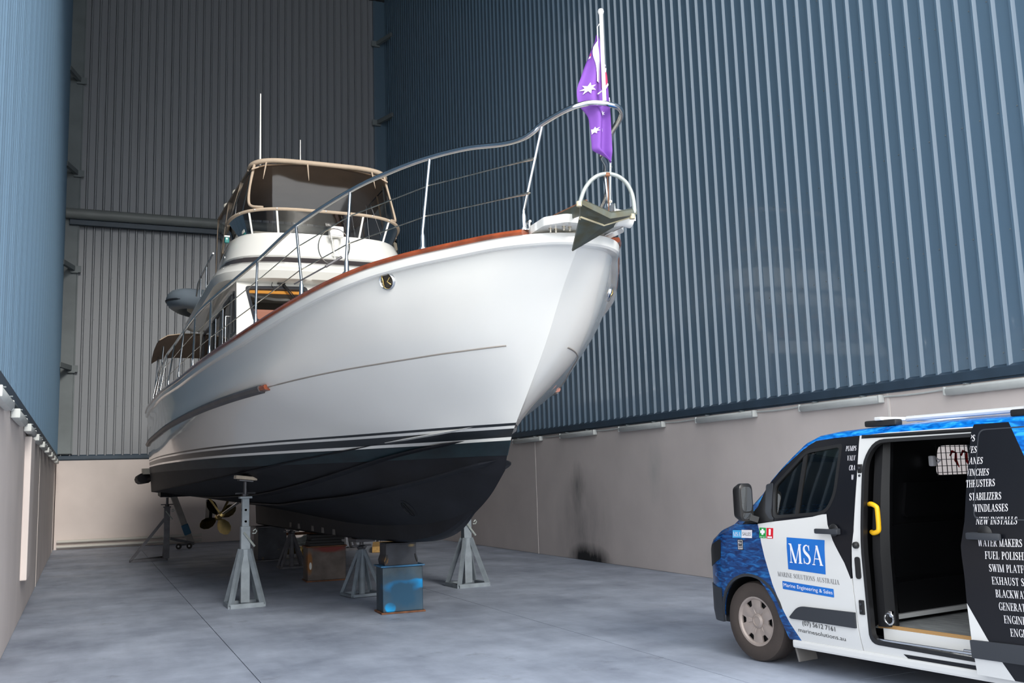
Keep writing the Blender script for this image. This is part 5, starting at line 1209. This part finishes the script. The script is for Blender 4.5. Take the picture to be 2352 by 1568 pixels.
vpanel('rub_strip', m_plast, rpoly([(0.415, 0.435), (0.52, 0.535), (1.105, 0.54), (1.105, 0.42), (0.43, 0.425)], [0.02, 0.06, 0.005, 0.005, 0.02]), (), DOOR, 0.022, 0.03)
b = MB(); b.bbox((0.905, -0.045, 1.160), (0.235, 0.03, 0.042), 0.012); b.bbox((0.985, -0.018, 1.160), (0.05, 0.05, 0.05), 0.01); b.build('door_handle', m_plast, DOOR, 40, local=True)
b = MB(); b.lathe([(0.05, 0), (0.045, 0.004), (0.0, 0.005)], 16, T3(0.945, -0.003, 1.17, pi/2)); b.build('handle_recess', m_plast2, DOOR, 40, local=True)
# livery on the door
lg = vpanel('logo_panel', m_logo, [(0.429, 0.829), (0.832, 0.812), (0.842, 1.086), (0.428, 1.094)], (), DOOR, 0.0055, 0.0)
serif_text('MSA', (0.452, 0.885), (0.815, 1.045, -0.006), m_letw, DOOR, 0.0065, clip=None)
serif_text('MARINE SOLUTIONS AUSTRALIA', (0.304, 0.764), (0.965, 0.802, -0.024), m_letg, DOOR, 0.0045)
rect_decal((0.352, 0.660), (0.902, 0.727), m_logo, DOOR, 0.0055, 'blue_strip', -0.024, 0.006)
sans_text('Marine Engineering & Sales', (0.366, 0.682), (0.890, 0.712, -0.023), m_letw, DOOR, 0.0065)
sans_text('(07) 5612 7161', (0.545, 0.383), (0.885, 0.420, -0.014), m_letk, DOOR, 0.0045)
sans_text('marinesolutions.au', (0.487, 0.322), (0.975, 0.356, -0.018), m_letk, DOOR, 0.0045)
rect_decal((0.107, 1.077), (0.186, 1.166), m_green, DOOR, 0.0055, 'first_aid_sticker')
for x0, z0, x1, z1 in ((0.135, 1.105, 0.158, 1.157), (0.119, 1.119, 0.174, 1.143)): rect_decal((x0, z0), (x1, z1), m_letw, DOOR, 0.007, 'white_cross')
sans_text('FIRST AID', (0.116, 1.082), (0.178, 1.092), m_letw, DOOR, 0.0065)
rect_decal((0.192, 1.077), (0.272, 1.166), m_redst, DOOR, 0.0055, 'extinguisher_sticker')
rect_decal((0.221, 1.104), (0.245, 1.158), m_letw, DOOR, 0.007, 'white_bottle', 0, 0.008); rect_decal((0.206, 1.082), (0.260, 1.094), m_letw, DOOR, 0.007, 'white_line')
for txt, s0, z in (('PUMPS', 1.022, 1.800), ('VALVES', 1.040, 1.722), ('CRANES', 1.064, 1.644), ('WINCHES', 1.090, 1.568)):
    n_ = serif(txt)[1]*0.0265; serif_text(txt, (s0, z), (s0+n_, z+0.040), m_letw, DOOR, 0.0045, clip=(1.127 if z > 1.6 else 1.118, False), skew=0.12)

# --- front wing, bumper, bonnet, windscreen, roof
arch = [(-0.045+0.385*cos(radians(a)), 0.36+0.385*sin(radians(a))) for a in range(28, 181, 8)]
ztop = [(-0.09, 1.19), (-0.25, 1.135), (-0.42, 1.085), (-0.6, 1.0), (-0.75, 0.92), (-0.9, 0.80), (-0.955, 0.74)]
wing_o = [(0.077, 1.194)]+fline[1:4]+[(0.27, 0.50)][:0]+[a for a in arch]+[(-0.43, 0.60), (-0.7, 0.62), (-0.955, 0.62)]+list(reversed(ztop))
for mir in (False, True):
    W_ = vpanel('front_wing', m_sea, wing_o, (), VAN, 0.0, 0.03, mir)
    vpanel('bumper', m_plast, [(-0.43, 0.60), (-0.425, 0.36), (-0.44, 0.30), (-0.93, 0.28), (-0.958, 0.35), (-0.958, 0.62), (-0.7, 0.62)], (), VAN, 0.012, 0.03, mir)
    vpanel('headlamp', m_vglass if False else m_plast2, rpoly([(-0.42, 0.87), (-0.40, 1.05), (-0.60, 0.985), (-0.86, 0.81), (-0.84, 0.74), (-0.6, 0.80)], 0.03), (), VAN, 0.006, 0.02, mir)
    vpanel('arch_lip', m_plast, [(-0.045+r*cos(radians(a)), 0.36+r*sin(radians(a))) for r, rg in ((0.40, range(20, 184, 8)), (0.375, range(180, 18, -8))) for a in rg], (), VAN, 0.008, 0.02, mir)
rect_decal((-0.231, 1.067), (-0.120, 1.134), m_logo2, VAN, 0.0015, 'logo_panel', 0.003)
serif_text('MSA', (-0.222, 1.080), (-0.128, 1.120), m_letw, VAN, 0.002)
rect_decal((-0.118, 1.070), (0.014, 1.140), m_letw, VAN, 0.0015, 'logo_panel', 0.002)
sans_text('SALES', (-0.104, 1.090), (0.000, 1.120), m_letg, VAN, 0.002)
rect_decal((-0.170, 0.960), (-0.098, 1.055), m_letk, VAN, 0.0015, 'black_sticker', 0.002); rect_decal((-0.162, 0.968), (-0.106, 1.047), m_letw, VAN, 0.002, 'sticker_border', 0.002); rect_decal((-0.158, 0.974), (-0.110, 1.043), m_letk, VAN, 0.0026, 'sticker_face', 0.002)
sans_text('MSA', (-0.154, 1.012), (-0.114, 1.036), m_letw, VAN, 0.003); sans_text('SALES', (-0.154, 0.980), (-0.114, 1.000), m_letw, VAN, 0.003)
# upper body: rows across the van (s, z at side edge, z just inboard, z centre)
ROWSV = [(-0.955, 0.74, 0.80, 0.82), (-0.9, 0.80, 0.90, 0.94), (-0.75, 0.92, 1.00, 1.05), (-0.6, 1.0, 1.06, 1.10), (-0.42, 1.085, 1.14, 1.17), (-0.25, 1.135, 1.195, 1.215), (-0.09, 1.19, 1.31, 1.33)]
PILL = [(0.083, 1.342, 1.458, 1.47), (0.207, 1.554, 1.592, 1.60), (0.32, 1.66, 1.695, 1.70), (0.44, 1.745, 1.80, 1.81), (0.56, 1.83, 1.892, 1.91), (0.704, 1.898, 1.946, 1.97), (0.9, 1.912, 1.968, 1.995), (1.147, 1.918, 1.977, 2.01), (1.4, 1.928, 1.985, 2.02), (2.0, 1.93, 1.99, 2.03), (3.0, 1.93, 1.99, 2.03), (4.05, 1.93, 1.985, 2.02)]
def vrow(s, ze, zs, zc):
    t0 = vside(s, ze)
    half = [(t0, ze), (t0+0.018, ze+(zs-ze)*0.55), (t0+0.055, zs-0.006), (t0+0.10, zs), (min(0.95, t0+0.35), (zs+2*zc)/3), (0.97, zc)]
    full = half+[(VW-t, z) for t, z in reversed(half[:-1])]; return [V((s, t, z)) for t, z in full]
b = MB(); b.loft([vrow(*r) for r in ROWSV], False); b.build('bonnet', m_sea, VAN, 40, local=True)
b = MB(); b.loft([vrow(*r) for r in PILL[4:]], False); b.build('roof', m_seat, VAN, 40, local=True)
for k in (0, 1):
    b = MB(); b.loft([(vrow(*r)[:4] if k == 0 else vrow(*r)[-4:]) for r in [ROWSV[-1]]+PILL[:5]], False); b.build('windscreen_pillar', m_seat, VAN, 40, local=True)
b = MB(); b.loft([vrow(*r)[3:-3] for r in [ROWSV[-1]]+PILL[:5]], False); b.build('windscreen', m_vglass, VAN, 40, local=True)
# roof bars
for s0 in (1.30, 2.55):
    b = MB(); b.bbox((s0, 0.97, 2.045), (0.07, 1.55, 0.03), 0.01); rb = b.build('roof_bar', m_vwhite, VAN, local=True)
    for t in (0.26, VW-0.26): b = MB(); b.bbox((s0, t, 2.01), (0.30, 0.09, 0.05), 0.015); b.build('bar_foot', m_plast2, rb, 40, local=True)
b = MB(); b.tube([(1.45, 0.36, 2.035), (3.9, 0.36, 2.045)], 0.022, 8); b.build('roof_rail_tube', m_vwhite, VAN, 40, local=True)

# --- body side with the door opening
op = rpoly([(1.218, 0.315), (2.27, 0.30), (2.27, 1.885), (1.30, 1.88), (1.195, 1.72), (1.20, 1.2)], [0.07, 0.05, 0.08, 0.09, 0.10, 0.0])
side_o = [(1.150, 1.918)]+[(1.131, 1.6), (1.122, 1.2), (1.100, 0.89), (1.100, 0.73), (1.113, 0.53), (1.132, 0.24), (2.4, 0.235), (2.55, 0.25)]+[(2.95+0.385*cos(radians(a)), 0.36+0.385*sin(radians(a))) for a in range(196, -17, -12)]+[(3.36, 0.25), (4.05, 0.30), (4.05, 1.93), (2.0, 1.93), (1.4, 1.928)]
vpanel('body_side', m_vwhite, side_o, [op], VAN, 0.0, 0.035)
opi = rpoly([(1.245, 0.345), (2.245, 0.33), (2.245, 1.858), (1.315, 1.853), (1.222, 1.71), (1.227, 1.2)], [0.07, 0.05, 0.08, 0.09, 0.10, 0.0])
vpanel('door_seal', m_plast2, op, [opi], VAN, 0.006, 0.05)
b = MB()
tr_ = [vp(1.17, 1.922, 0.002), vp(2.3, 1.922, 0.002), vp(2.3, 1.893, 0.002), vp(1.17, 1.893, 0.002)]; b.add(tr_, [(0, 1, 2, 3)]); b.box((1.75, vside(1.7, 1.9)-0.006, 1.908), (1.10, 0.012, 0.006)); b.build('upper_track', m_plast2, VAN, local=True)
full = [(-0.955, 0.74)]
vpanel('body_side', m_vwhite, [(0.30, 0.24), (2.55, 0.25)]+[(2.95+0.385*cos(radians(a)), 0.36+0.385*sin(radians(a))) for a in range(196, -17, -12)]+[(3.36, 0.25), (4.05, 0.30), (4.05, 1.93), (0.9, 1.912), (0.704, 1.898), (0.44, 1.745), (0.083, 1.342), (0.083, 1.19), (0.077, 0.74), (0.27, 0.45)], [win], VAN, 0.0, 0.03, True)
b = MB(); b.bbox((4.06, VW/2, 1.12), (0.05, VW-0.1, 1.68), 0.02); b.build('rear_doors', m_vwhite, VAN, local=True)
# sill, underside, step
b = MB(); b.bbox((1.75, 0.06, 0.215), (2.7, 0.10, 0.07), 0.02); b.build('sill', m_vwhite, VAN, local=True)
b = MB(); b.box((1.65, VW/2, 0.30), (4.6, VW-0.5, 0.08)); b.build('underbody', m_plast2, VAN, local=True)
b = MB(); b.box((1.76, 0.075, 0.325), (1.02, 0.11, 0.02)); b.box((1.76, 0.135, 0.375), (1.02, 0.02, 0.10))
for i in range(9): b.bbox((1.55+i*0.075, 0.075, 0.337), (0.05, 0.07, 0.008), 0.003)
b.build('step', m_vwhite, VAN, local=True)
b = MB(); b.bbox((1.76, 0.03, 0.352), (1.03, 0.018, 0.02), 0.004); b.bbox((2.05, 0.05, 0.365), (0.12, 0.03, 0.02), 0.005); b.build('lower_track', m_steelp, VAN, local=True)
vpanel('sill_wrap', m_vblack, [(1.55, 0.235), (1.50, 0.275), (2.5, 0.28), (2.5, 0.235)], (), VAN, 0.003, 0.0)
# cargo bay
b = MB(); b.box((2.6, VW/2+0.04, 0.425), (2.9, VW-0.22, 0.022)); b.build('cargo_floor', m_ply, VAN, local=True)
b = MB(); b.box((1.72, 0.142, 0.435), (1.05, 0.012, 0.030)); b.build('floor_edge', mk('bare_ply_edge', (0.42, 0.24, 0.09), 0.7), VAN, local=True)
BK = 1.17
bm = fill2d([(0.10, 0.43), (1.86, 0.43), (1.86, 1.55), (1.74, 1.95), (0.22, 1.95), (0.10, 1.55)], [rpoly([(1.04, 1.58), (1.62, 1.58), (1.58, 1.83), (1.10, 1.83)], 0.06)])
for v in bm.verts: v.co = V((BK, v.co.x, v.co.y))
BH = vmesh(bm, 'bulkhead', m_cargo, VAN)
for q in (([(0.55, 1.25), (1.80, 1.25), (1.80, 1.75), (0.62, 1.75)], 0.03), ([(0.40, 0.78), (1.80, 0.78), (1.80, 1.20), (0.40, 1.20)], 0.02), ([(0.40, 0.5), (1.80, 0.5), (1.80, 0.74), (0.40, 0.74)], 0.02)):
    o = rpoly(q[0], 0.05)
    hs = [rpoly([(1.0, 1.54), (1.66, 1.54), (1.62, 1.9), (1.06, 1.9)], 0.06)] if q[0][0][1] > 1.2 else []
    b = MB()
    bm = fill2d([(a, min(c, 1.53)) for a, c in o] if hs else o); ret = bmesh.ops.extrude_face_region(bm, geom=list(bm.faces)); nv = set(v for v in ret['geom'] if isinstance(v, bmesh.types.BMVert))
    for v in bm.verts: v.co = V((BK+(q[1] if v in nv else 0.001), v.co.x, v.co.y))
    vmesh(bm, 'pressed_panel', m_cargo, BH)
b = MB(); b.box((BK+0.03, 1.05, 0.485), (0.05, 1.55, 0.035)); b.build('bottom_rail', m_vwhite, BH, local=True)
for i in range(9):
    b = MB(); y = 1.06+0.065*i; b.bar((BK+0.008, y, 1.57), (BK+0.008, y, 1.84), 0.005, 0.005); b.build('mesh_bar', m_black, BH, local=True)
for i in range(5):
    b = MB(); z = 1.60+0.055*i; b.bar((BK+0.008, 1.04, z), (BK+0.008, 1.62, z), 0.005, 0.005); b.build('mesh_bar', m_black, BH, local=True)
b = MB(); b.bbox((BK+0.06, 0.93, 1.70), (0.05, 0.05, 0.09), 0.015); b.tube([(BK+0.05, 0.97, 1.73), (BK+0.09, 0.99, 1.70), (BK+0.05, 0.97, 1.67)], 0.010, 6); b.build('cabin_lamp', m_letw, BH, 40, local=True)
m_redhook = mk('red_hooks', (0.70, 0.02, 0.02), rough=0.4)
for y in (1.35, 1.50):
    b = MB(); b.tube([(BK-0.03, y-0.05, 1.74), (BK-0.03, y-0.02, 1.78), (BK-0.03, y+0.03, 1.765), (BK-0.03, y+0.02, 1.70), (BK-0.03, y+0.06, 1.64)], [0.008, 0.010, 0.010, 0.014, 0.004], 6); b.build('red_hook', m_redhook, BH, 40, local=True)
b = MB(); b.box((2.6, VW-0.16, 1.15), (2.9, 0.03, 1.5)); b.box((2.6, VW/2, 1.93), (2.9, 1.5, 0.02)); b.box((4.0, VW/2, 1.15), (0.02, VW-0.3, 1.5)); b.build('cargo_lining', m_cargo, VAN, local=True)
# inner pillar, grab handle, hinges, latches, ring
b = MB(); b.loft([[V((1.235, 0.16+tumble(z)*0.8, z)), V((1.235, 0.09+tumble(z), z)), V((1.30, 0.10+tumble(z), z)), V((1.345, 0.16+tumble(z)*0.8, z)), V((1.31, 0.24+tumble(z)*0.8, z))] for z in (0.44, 0.8, 1.0, 1.15, 1.5, 1.86)], True, True); b.build('inner_pillar', m_cargo, VAN, 30, local=True)
b = MB(); pts = interp([(1.235, 0.10, 1.375), (1.29, 0.055, 1.378), (1.335, 0.05, 1.36), (1.345, 0.05, 1.33), (1.345, 0.05, 1.20), (1.335, 0.05, 1.17), (1.29, 0.055, 1.155), (1.235, 0.10, 1.158)], 3); b.tube(pts, 0.019, 10); b.build('grab_handle', m_yellow, VAN, 50, local=True)
for z0, z1 in ((1.57, 1.69), (0.53, 0.64)):
    b = MB(); b.bbox((1.17, vside(1.17, z1)-0.004, (z0+z1)/2), (0.045, 0.02, z1-z0), 0.006); hg = b.build('striker_plate', m_plast2, VAN, local=True)
    for z in (z0+0.03, z1-0.03): b = MB(); b.lathe([(0.010, 0), (0.010, 0.012), (0, 0.014)], 8, T3(1.17, vside(1.17, z1)-0.012, z, pi/2)); b.build('screw_head', m_plast, hg, local=True)
b = MB(); b.lathe([(0.028, 0), (0.026, 0.02), (0.014, 0.03), (0.0, 0.032)], 12, T3(1.16, 0.0, 1.06, pi/2)); b.build('rubber_stop', m_plast2, VAN, 40, local=True)
vpanel('latch_plate', m_plast2, rpoly([(1.135, 0.80), (1.185, 0.80), (1.185, 0.97), (1.135, 0.97)], 0.024), (), VAN, 0.008, 0.02)
b = MB(); b.tube([(1.33+0.042*cos(a), 0.10, 0.505+0.042*sin(a)) for a in [k*pi/6 for k in range(12)]], 0.008, 6, True); b.bbox((1.33, 0.12, 0.54), (0.05, 0.03, 0.05), 0.01); b.build('lashing_ring', m_steelp, VAN, 50, local=True)

# --- sliding door, open, standing off the body
SO = 0.10
fe = [c6(x, y, SO) for x, y in [(1535, 92), (1525, 130), (1500, 400), (1490, 640), (1468, 780), (1490, 950), (1500, 1110), (1530, 1320), (1545, 1420)]]+[(2.158, 0.24)]
sd_o = [(2.225, 1.942)]+fe[1:]+[(3.26, 0.24), (3.27, 1.94)]
whl = [(2.148, 0.693), (2.28, 0.488), (2.362, 0.358), (2.43, 0.24)]
blk = [(2.225, 1.942)]+fe[1:7]+whl[1:]+[(3.26, 0.24), (3.27, 0.9), (2.80, 1.30), (2.485, 1.943)]
SD = vpanel('sliding_door', m_vblack, blk, (), VAN, SO, 0.05); SD['label'] = 'black side door slid open, covered in white words'
vpanel('white_wrap', m_vwhite, fe[6:]+list(reversed(whl[1:])), (), SD, SO, 0.05)
vpanel('blue_wrap', m_seat, [(2.485, 1.943), (2.80, 1.30), (3.27, 0.9), (3.27, 1.94)], (), SD, SO, 0.05)
vpanel('rub_strip', m_plast, rpoly([(2.16, 0.355), (2.157, 0.475), (3.26, 0.50), (3.26, 0.37)], 0.01), (), SD, SO+0.02, 0.03)
po = rpoly([(2.235, 1.285), (2.245, 1.60), (2.262, 1.905), (2.95, 1.91), (2.99, 1.285)], [0.05, 0, 0.05, 0.05, 0.05]); pi_ = rpoly([(2.243, 1.293), (2.253, 1.60), (2.270, 1.897), (2.94, 1.902), (2.98, 1.293)], [0.05, 0, 0.05, 0.05, 0.05])
vpanel('panel_groove', m_plast, po, [pi_], SD, SO+0.002, 0.0)
b = MB(); q = vp(2.33, 1.175, SO); b.bbox(q+V((0, -0.035, 0)), (0.25, 0.03, 0.048), 0.012); b.bbox(q+V((-0.085, -0.012, 0)), (0.06, 0.04, 0.05), 0.01); b.build('door_handle', m_plast, SD, 40, local=True)
b = MB(); b.lathe([(0.055, 0), (0.05, 0.004), (0.0, 0.005)], 16, T3(q.x-0.01, q.y+0.002, 1.195, pi/2)); b.build('handle_recess', m_plast2, SD, 40, local=True)
edge = 2.19
for txt, s1, z, hgt in (('PUMPS', 2.236, 1.823, .046), ('VALVES', 2.252, 1.742, .046), ('CRANES', 2.300, 1.664, .047), ('WINCHES', 2.348, 1.584, .047)):
    n_ = serif(txt)[1]*0.0335; zf = z+0.02; ed = next((a[0]+(c[0]-a[0])*(a[1]-zf)/(a[1]-c[1]) for a, c in zip(fe[:-1], fe[1:]) if c[1] <= zf <= a[1]), 2.2)
    serif_text(txt, (s1-n_, z), (s1, z+hgt), m_letw, SD, SO, clip=(ed+0.004, True), skew=0.16)
for txt, s0, z, s1 in (('THRUSTERS', 2.177, 1.503, 2.395), ('STABILIZERS', 2.203, 1.414, 2.442), ('WINDLASSES', 2.232, 1.336, 2.490), ('NEW INSTALLS', 2.254, 1.252, 2.553), ('WATER MAKERS', 2.268, 1.107, 2.586), ('FUEL POLISHING', 2.318, 1.025, 2.668), ('SWIM PLATFORMS', 2.340, 0.942, 2.700), ('EXHAUST SYSTEMS', 2.352, 0.859, 2.725), ('BLACKWATER', 2.370, 0.776, 2.640), ('GENERATORS', 2.384, 0.694, 2.65), ('ENGINEERING', 2.412, 0.612, 2.69), ('ENGINES', 2.448, 0.531, 2.63)):
    serif_text(txt, (s0, z), (s1, z+0.050, 0.008), m_letw, SD, SO, skew=0.14 if 'NEW' in txt else 0.0)

# --- wheels
TP = [(0.205, -0.10), (0.24, -0.112), (0.30, -0.115), (0.333, -0.100), (0.344, -0.07), (0.344, -0.02), (0.344, 0.02), (0.344, 0.07), (0.333, 0.100), (0.30, 0.115), (0.24, 0.112), (0.205, 0.10), (0.205, -0.10)]
for s0 in (-0.045, 2.95):
    for t0, sg in ((0.145, 1), (VW-0.145, -1)):
        MM = T3(s0, t0, 0.344, pi/2*1 if sg > 0 else -pi/2)
        b = MB(); b.lathe(TP, 40, MM); wh_ = b.build('wheel', m_tyre, VAN, 30, local=True); wh_['label'] = 'dusty black tyre with grey wheel cover'
        b = MB(); rings = []
        b.lathe([(0.0, 0.050), (0.20, 0.050), (0.205, 0.06), (0.205, -0.06), (0.0, -0.06)], 40, MM); b.build('wheel_rim', m_plast2, wh_, 30, local=True)
        b = MB(); b.lathe([(0.185, 0.085), (0.198, 0.100), (0.213, 0.103), (0.217, 0.095), (0.212, 0.07), (0.185, 0.07), (0.185, 0.085)], 40, MM); b.build('cover_ring', m_cap, wh_, 30, local=True)
        out = []; N_ = 120
        for k in range(N_):
            a = 2*pi*k/N_; f = abs(((a/(pi/3)) % 1)-0.5)*2     # 0 mid spoke .. 1 gap
            out.append((0.189 if f < 0.60 else 0.189-(0.055*min(1, (f-0.60)/0.12)), a))
        b = MB(); rr_ = []
        for fr, zz in ((1.0, 0.070), (1.0, 0.086), (0.62, 0.088), (0.36, 0.074)):
            rr_.append([MM @ V((r*fr*cos(a), r*fr*sin(a), zz+(0.010*cos(a*6+pi)*0.5 if fr < .9 else 0))) for r, a in out])
        b.loft(rr_, True, True); b.build('wheel_cover', m_cap, wh_, 25, local=True)
        b = MB(); b.lathe([(0.066, 0.070), (0.064, 0.082), (0.045, 0.094), (0.040, 0.094), (0.038, 0.088), (0.0, 0.090)], 20, MM); b.build('hub_cap', m_cap, wh_, 30, local=True)
    b = MB(); b.lathe([(0.05, -0.75), (0.05, 0.75)], 10, T3(s0, VW/2, 0.344, pi/2)); b.build('axle', m_plast2, VAN, local=True)
# wheel-arch liner, mudflap
b = MB(); b.loft([[V((-0.045+0.40*cos(radians(a)), t, 0.36+0.40*sin(radians(a)))) for a in range(0, 181, 12)] for t in (0.035, 0.36)], False); b.add([(-0.045, 0.36, 0.36)]+[(-0.045+0.40*cos(radians(a)), 0.36, 0.36+0.40*sin(radians(a))) for a in range(0, 181, 12)], [tuple(range(17))]); b.build('arch_liner', m_plast2, VAN, 40, local=True)
b = MB(); b.bbox((0.375, 0.16, 0.165), (0.02, 0.22, 0.22), 0.008, M4.Translation((0.375, 0.16, 0.26)) @ M4.Rotation(-0.25, 4, 'Y') @ M4.Translation((-0.375, -0.16, -0.26))); b.build('mudflap', mk('grey_mudflap', (0.16, 0.15, 0.14), 0.7), VAN, local=True)
# mirror
MO = 0.16
mo = [c6(x, y, MO) for x, y in [(238, 440), (300, 430), (312, 470), (328, 600), (328, 628), (290, 642), (250, 588)]]
b = MB(); rings = []
for dx, k in ((-0.14, 0.55), (-0.11, 0.86), (-0.04, 1.0), (0.02, 1.0), (0.03, 0.93)):
    r = rrect(-0.078*k, 1.39-0.165*k, 0.078*k, 1.39+0.165*k, 0.05*k, 4); rings.append([V((0.07+dx*0.7, -0.105+y, z)) for y, z in r])
b.loft(rings, True, True); MR = b.build('side_mirror', m_plast2, VAN, 40, local=True)
b = MB(); r = rrect(-0.060, 1.31, 0.060, 1.525, 0.04, 4); b.loft([[V((0.090, -0.105+y, z)) for y, z in r], [V((0.094, -0.105+y, z)) for y, z in r]], True, True); b.build('mirror_glass', m_mirror, MR, local=True)
b = MB(); r = rrect(-0.055, 1.245, 0.055, 1.298, 0.022, 4); b.loft([[V((0.090, -0.105+y, z)) for y, z in r], [V((0.094, -0.105+y, z)) for y, z in r]], True, True); b.build('wide_angle_glass', m_mirror, MR, local=True)
b = MB(); b.bar((0.06, -0.06, 1.26), (0.10, 0.0, 1.235), 0.10, 0.05); b.build('mirror_arm', m_plast2, MR, local=True)
vpanel('mirror_sail', m_plast2, C6([(222, 657), (305, 560), (372, 425), (388, 600), (395, 640)]), (), DOOR, 0.012, 0.02)
# cab interior: seats, dash
b = MB(); b.bbox((0.95, 0.52, 0.95), (0.14, 0.46, 0.75), 0.05); b.bbox((0.92, 0.52, 1.45), (0.10, 0.26, 0.20), 0.04); b.bbox((0.72, 0.52, 0.62), (0.50, 0.48, 0.16), 0.05); b.build('passenger_seat', m_cargo, VAN, 40, local=True)
b = MB(); b.bbox((0.95, 1.40, 0.95), (0.14, 0.46, 0.75), 0.05); b.bbox((0.92, 1.40, 1.45), (0.10, 0.26, 0.20), 0.04); b.bbox((0.72, 1.40, 0.62), (0.50, 0.48, 0.16), 0.05); b.build('driver_seat', m_cargo, VAN, 40, local=True)
b = MB(); b.bbox((0.05, VW/2, 1.10), (0.50, 1.7, 0.26), 0.08); b.build('dashboard', m_cargo, VAN, 40, local=True)
b = MB(); b.tube([(0.42+0.05*sin(a), 1.40+0.18*cos(a), 1.18+0.16*sin(a)) for a in [k*pi/10 for k in range(20)]], 0.016, 8, True); b.build('steering_wheel', m_plast2, VAN, 50, local=True)
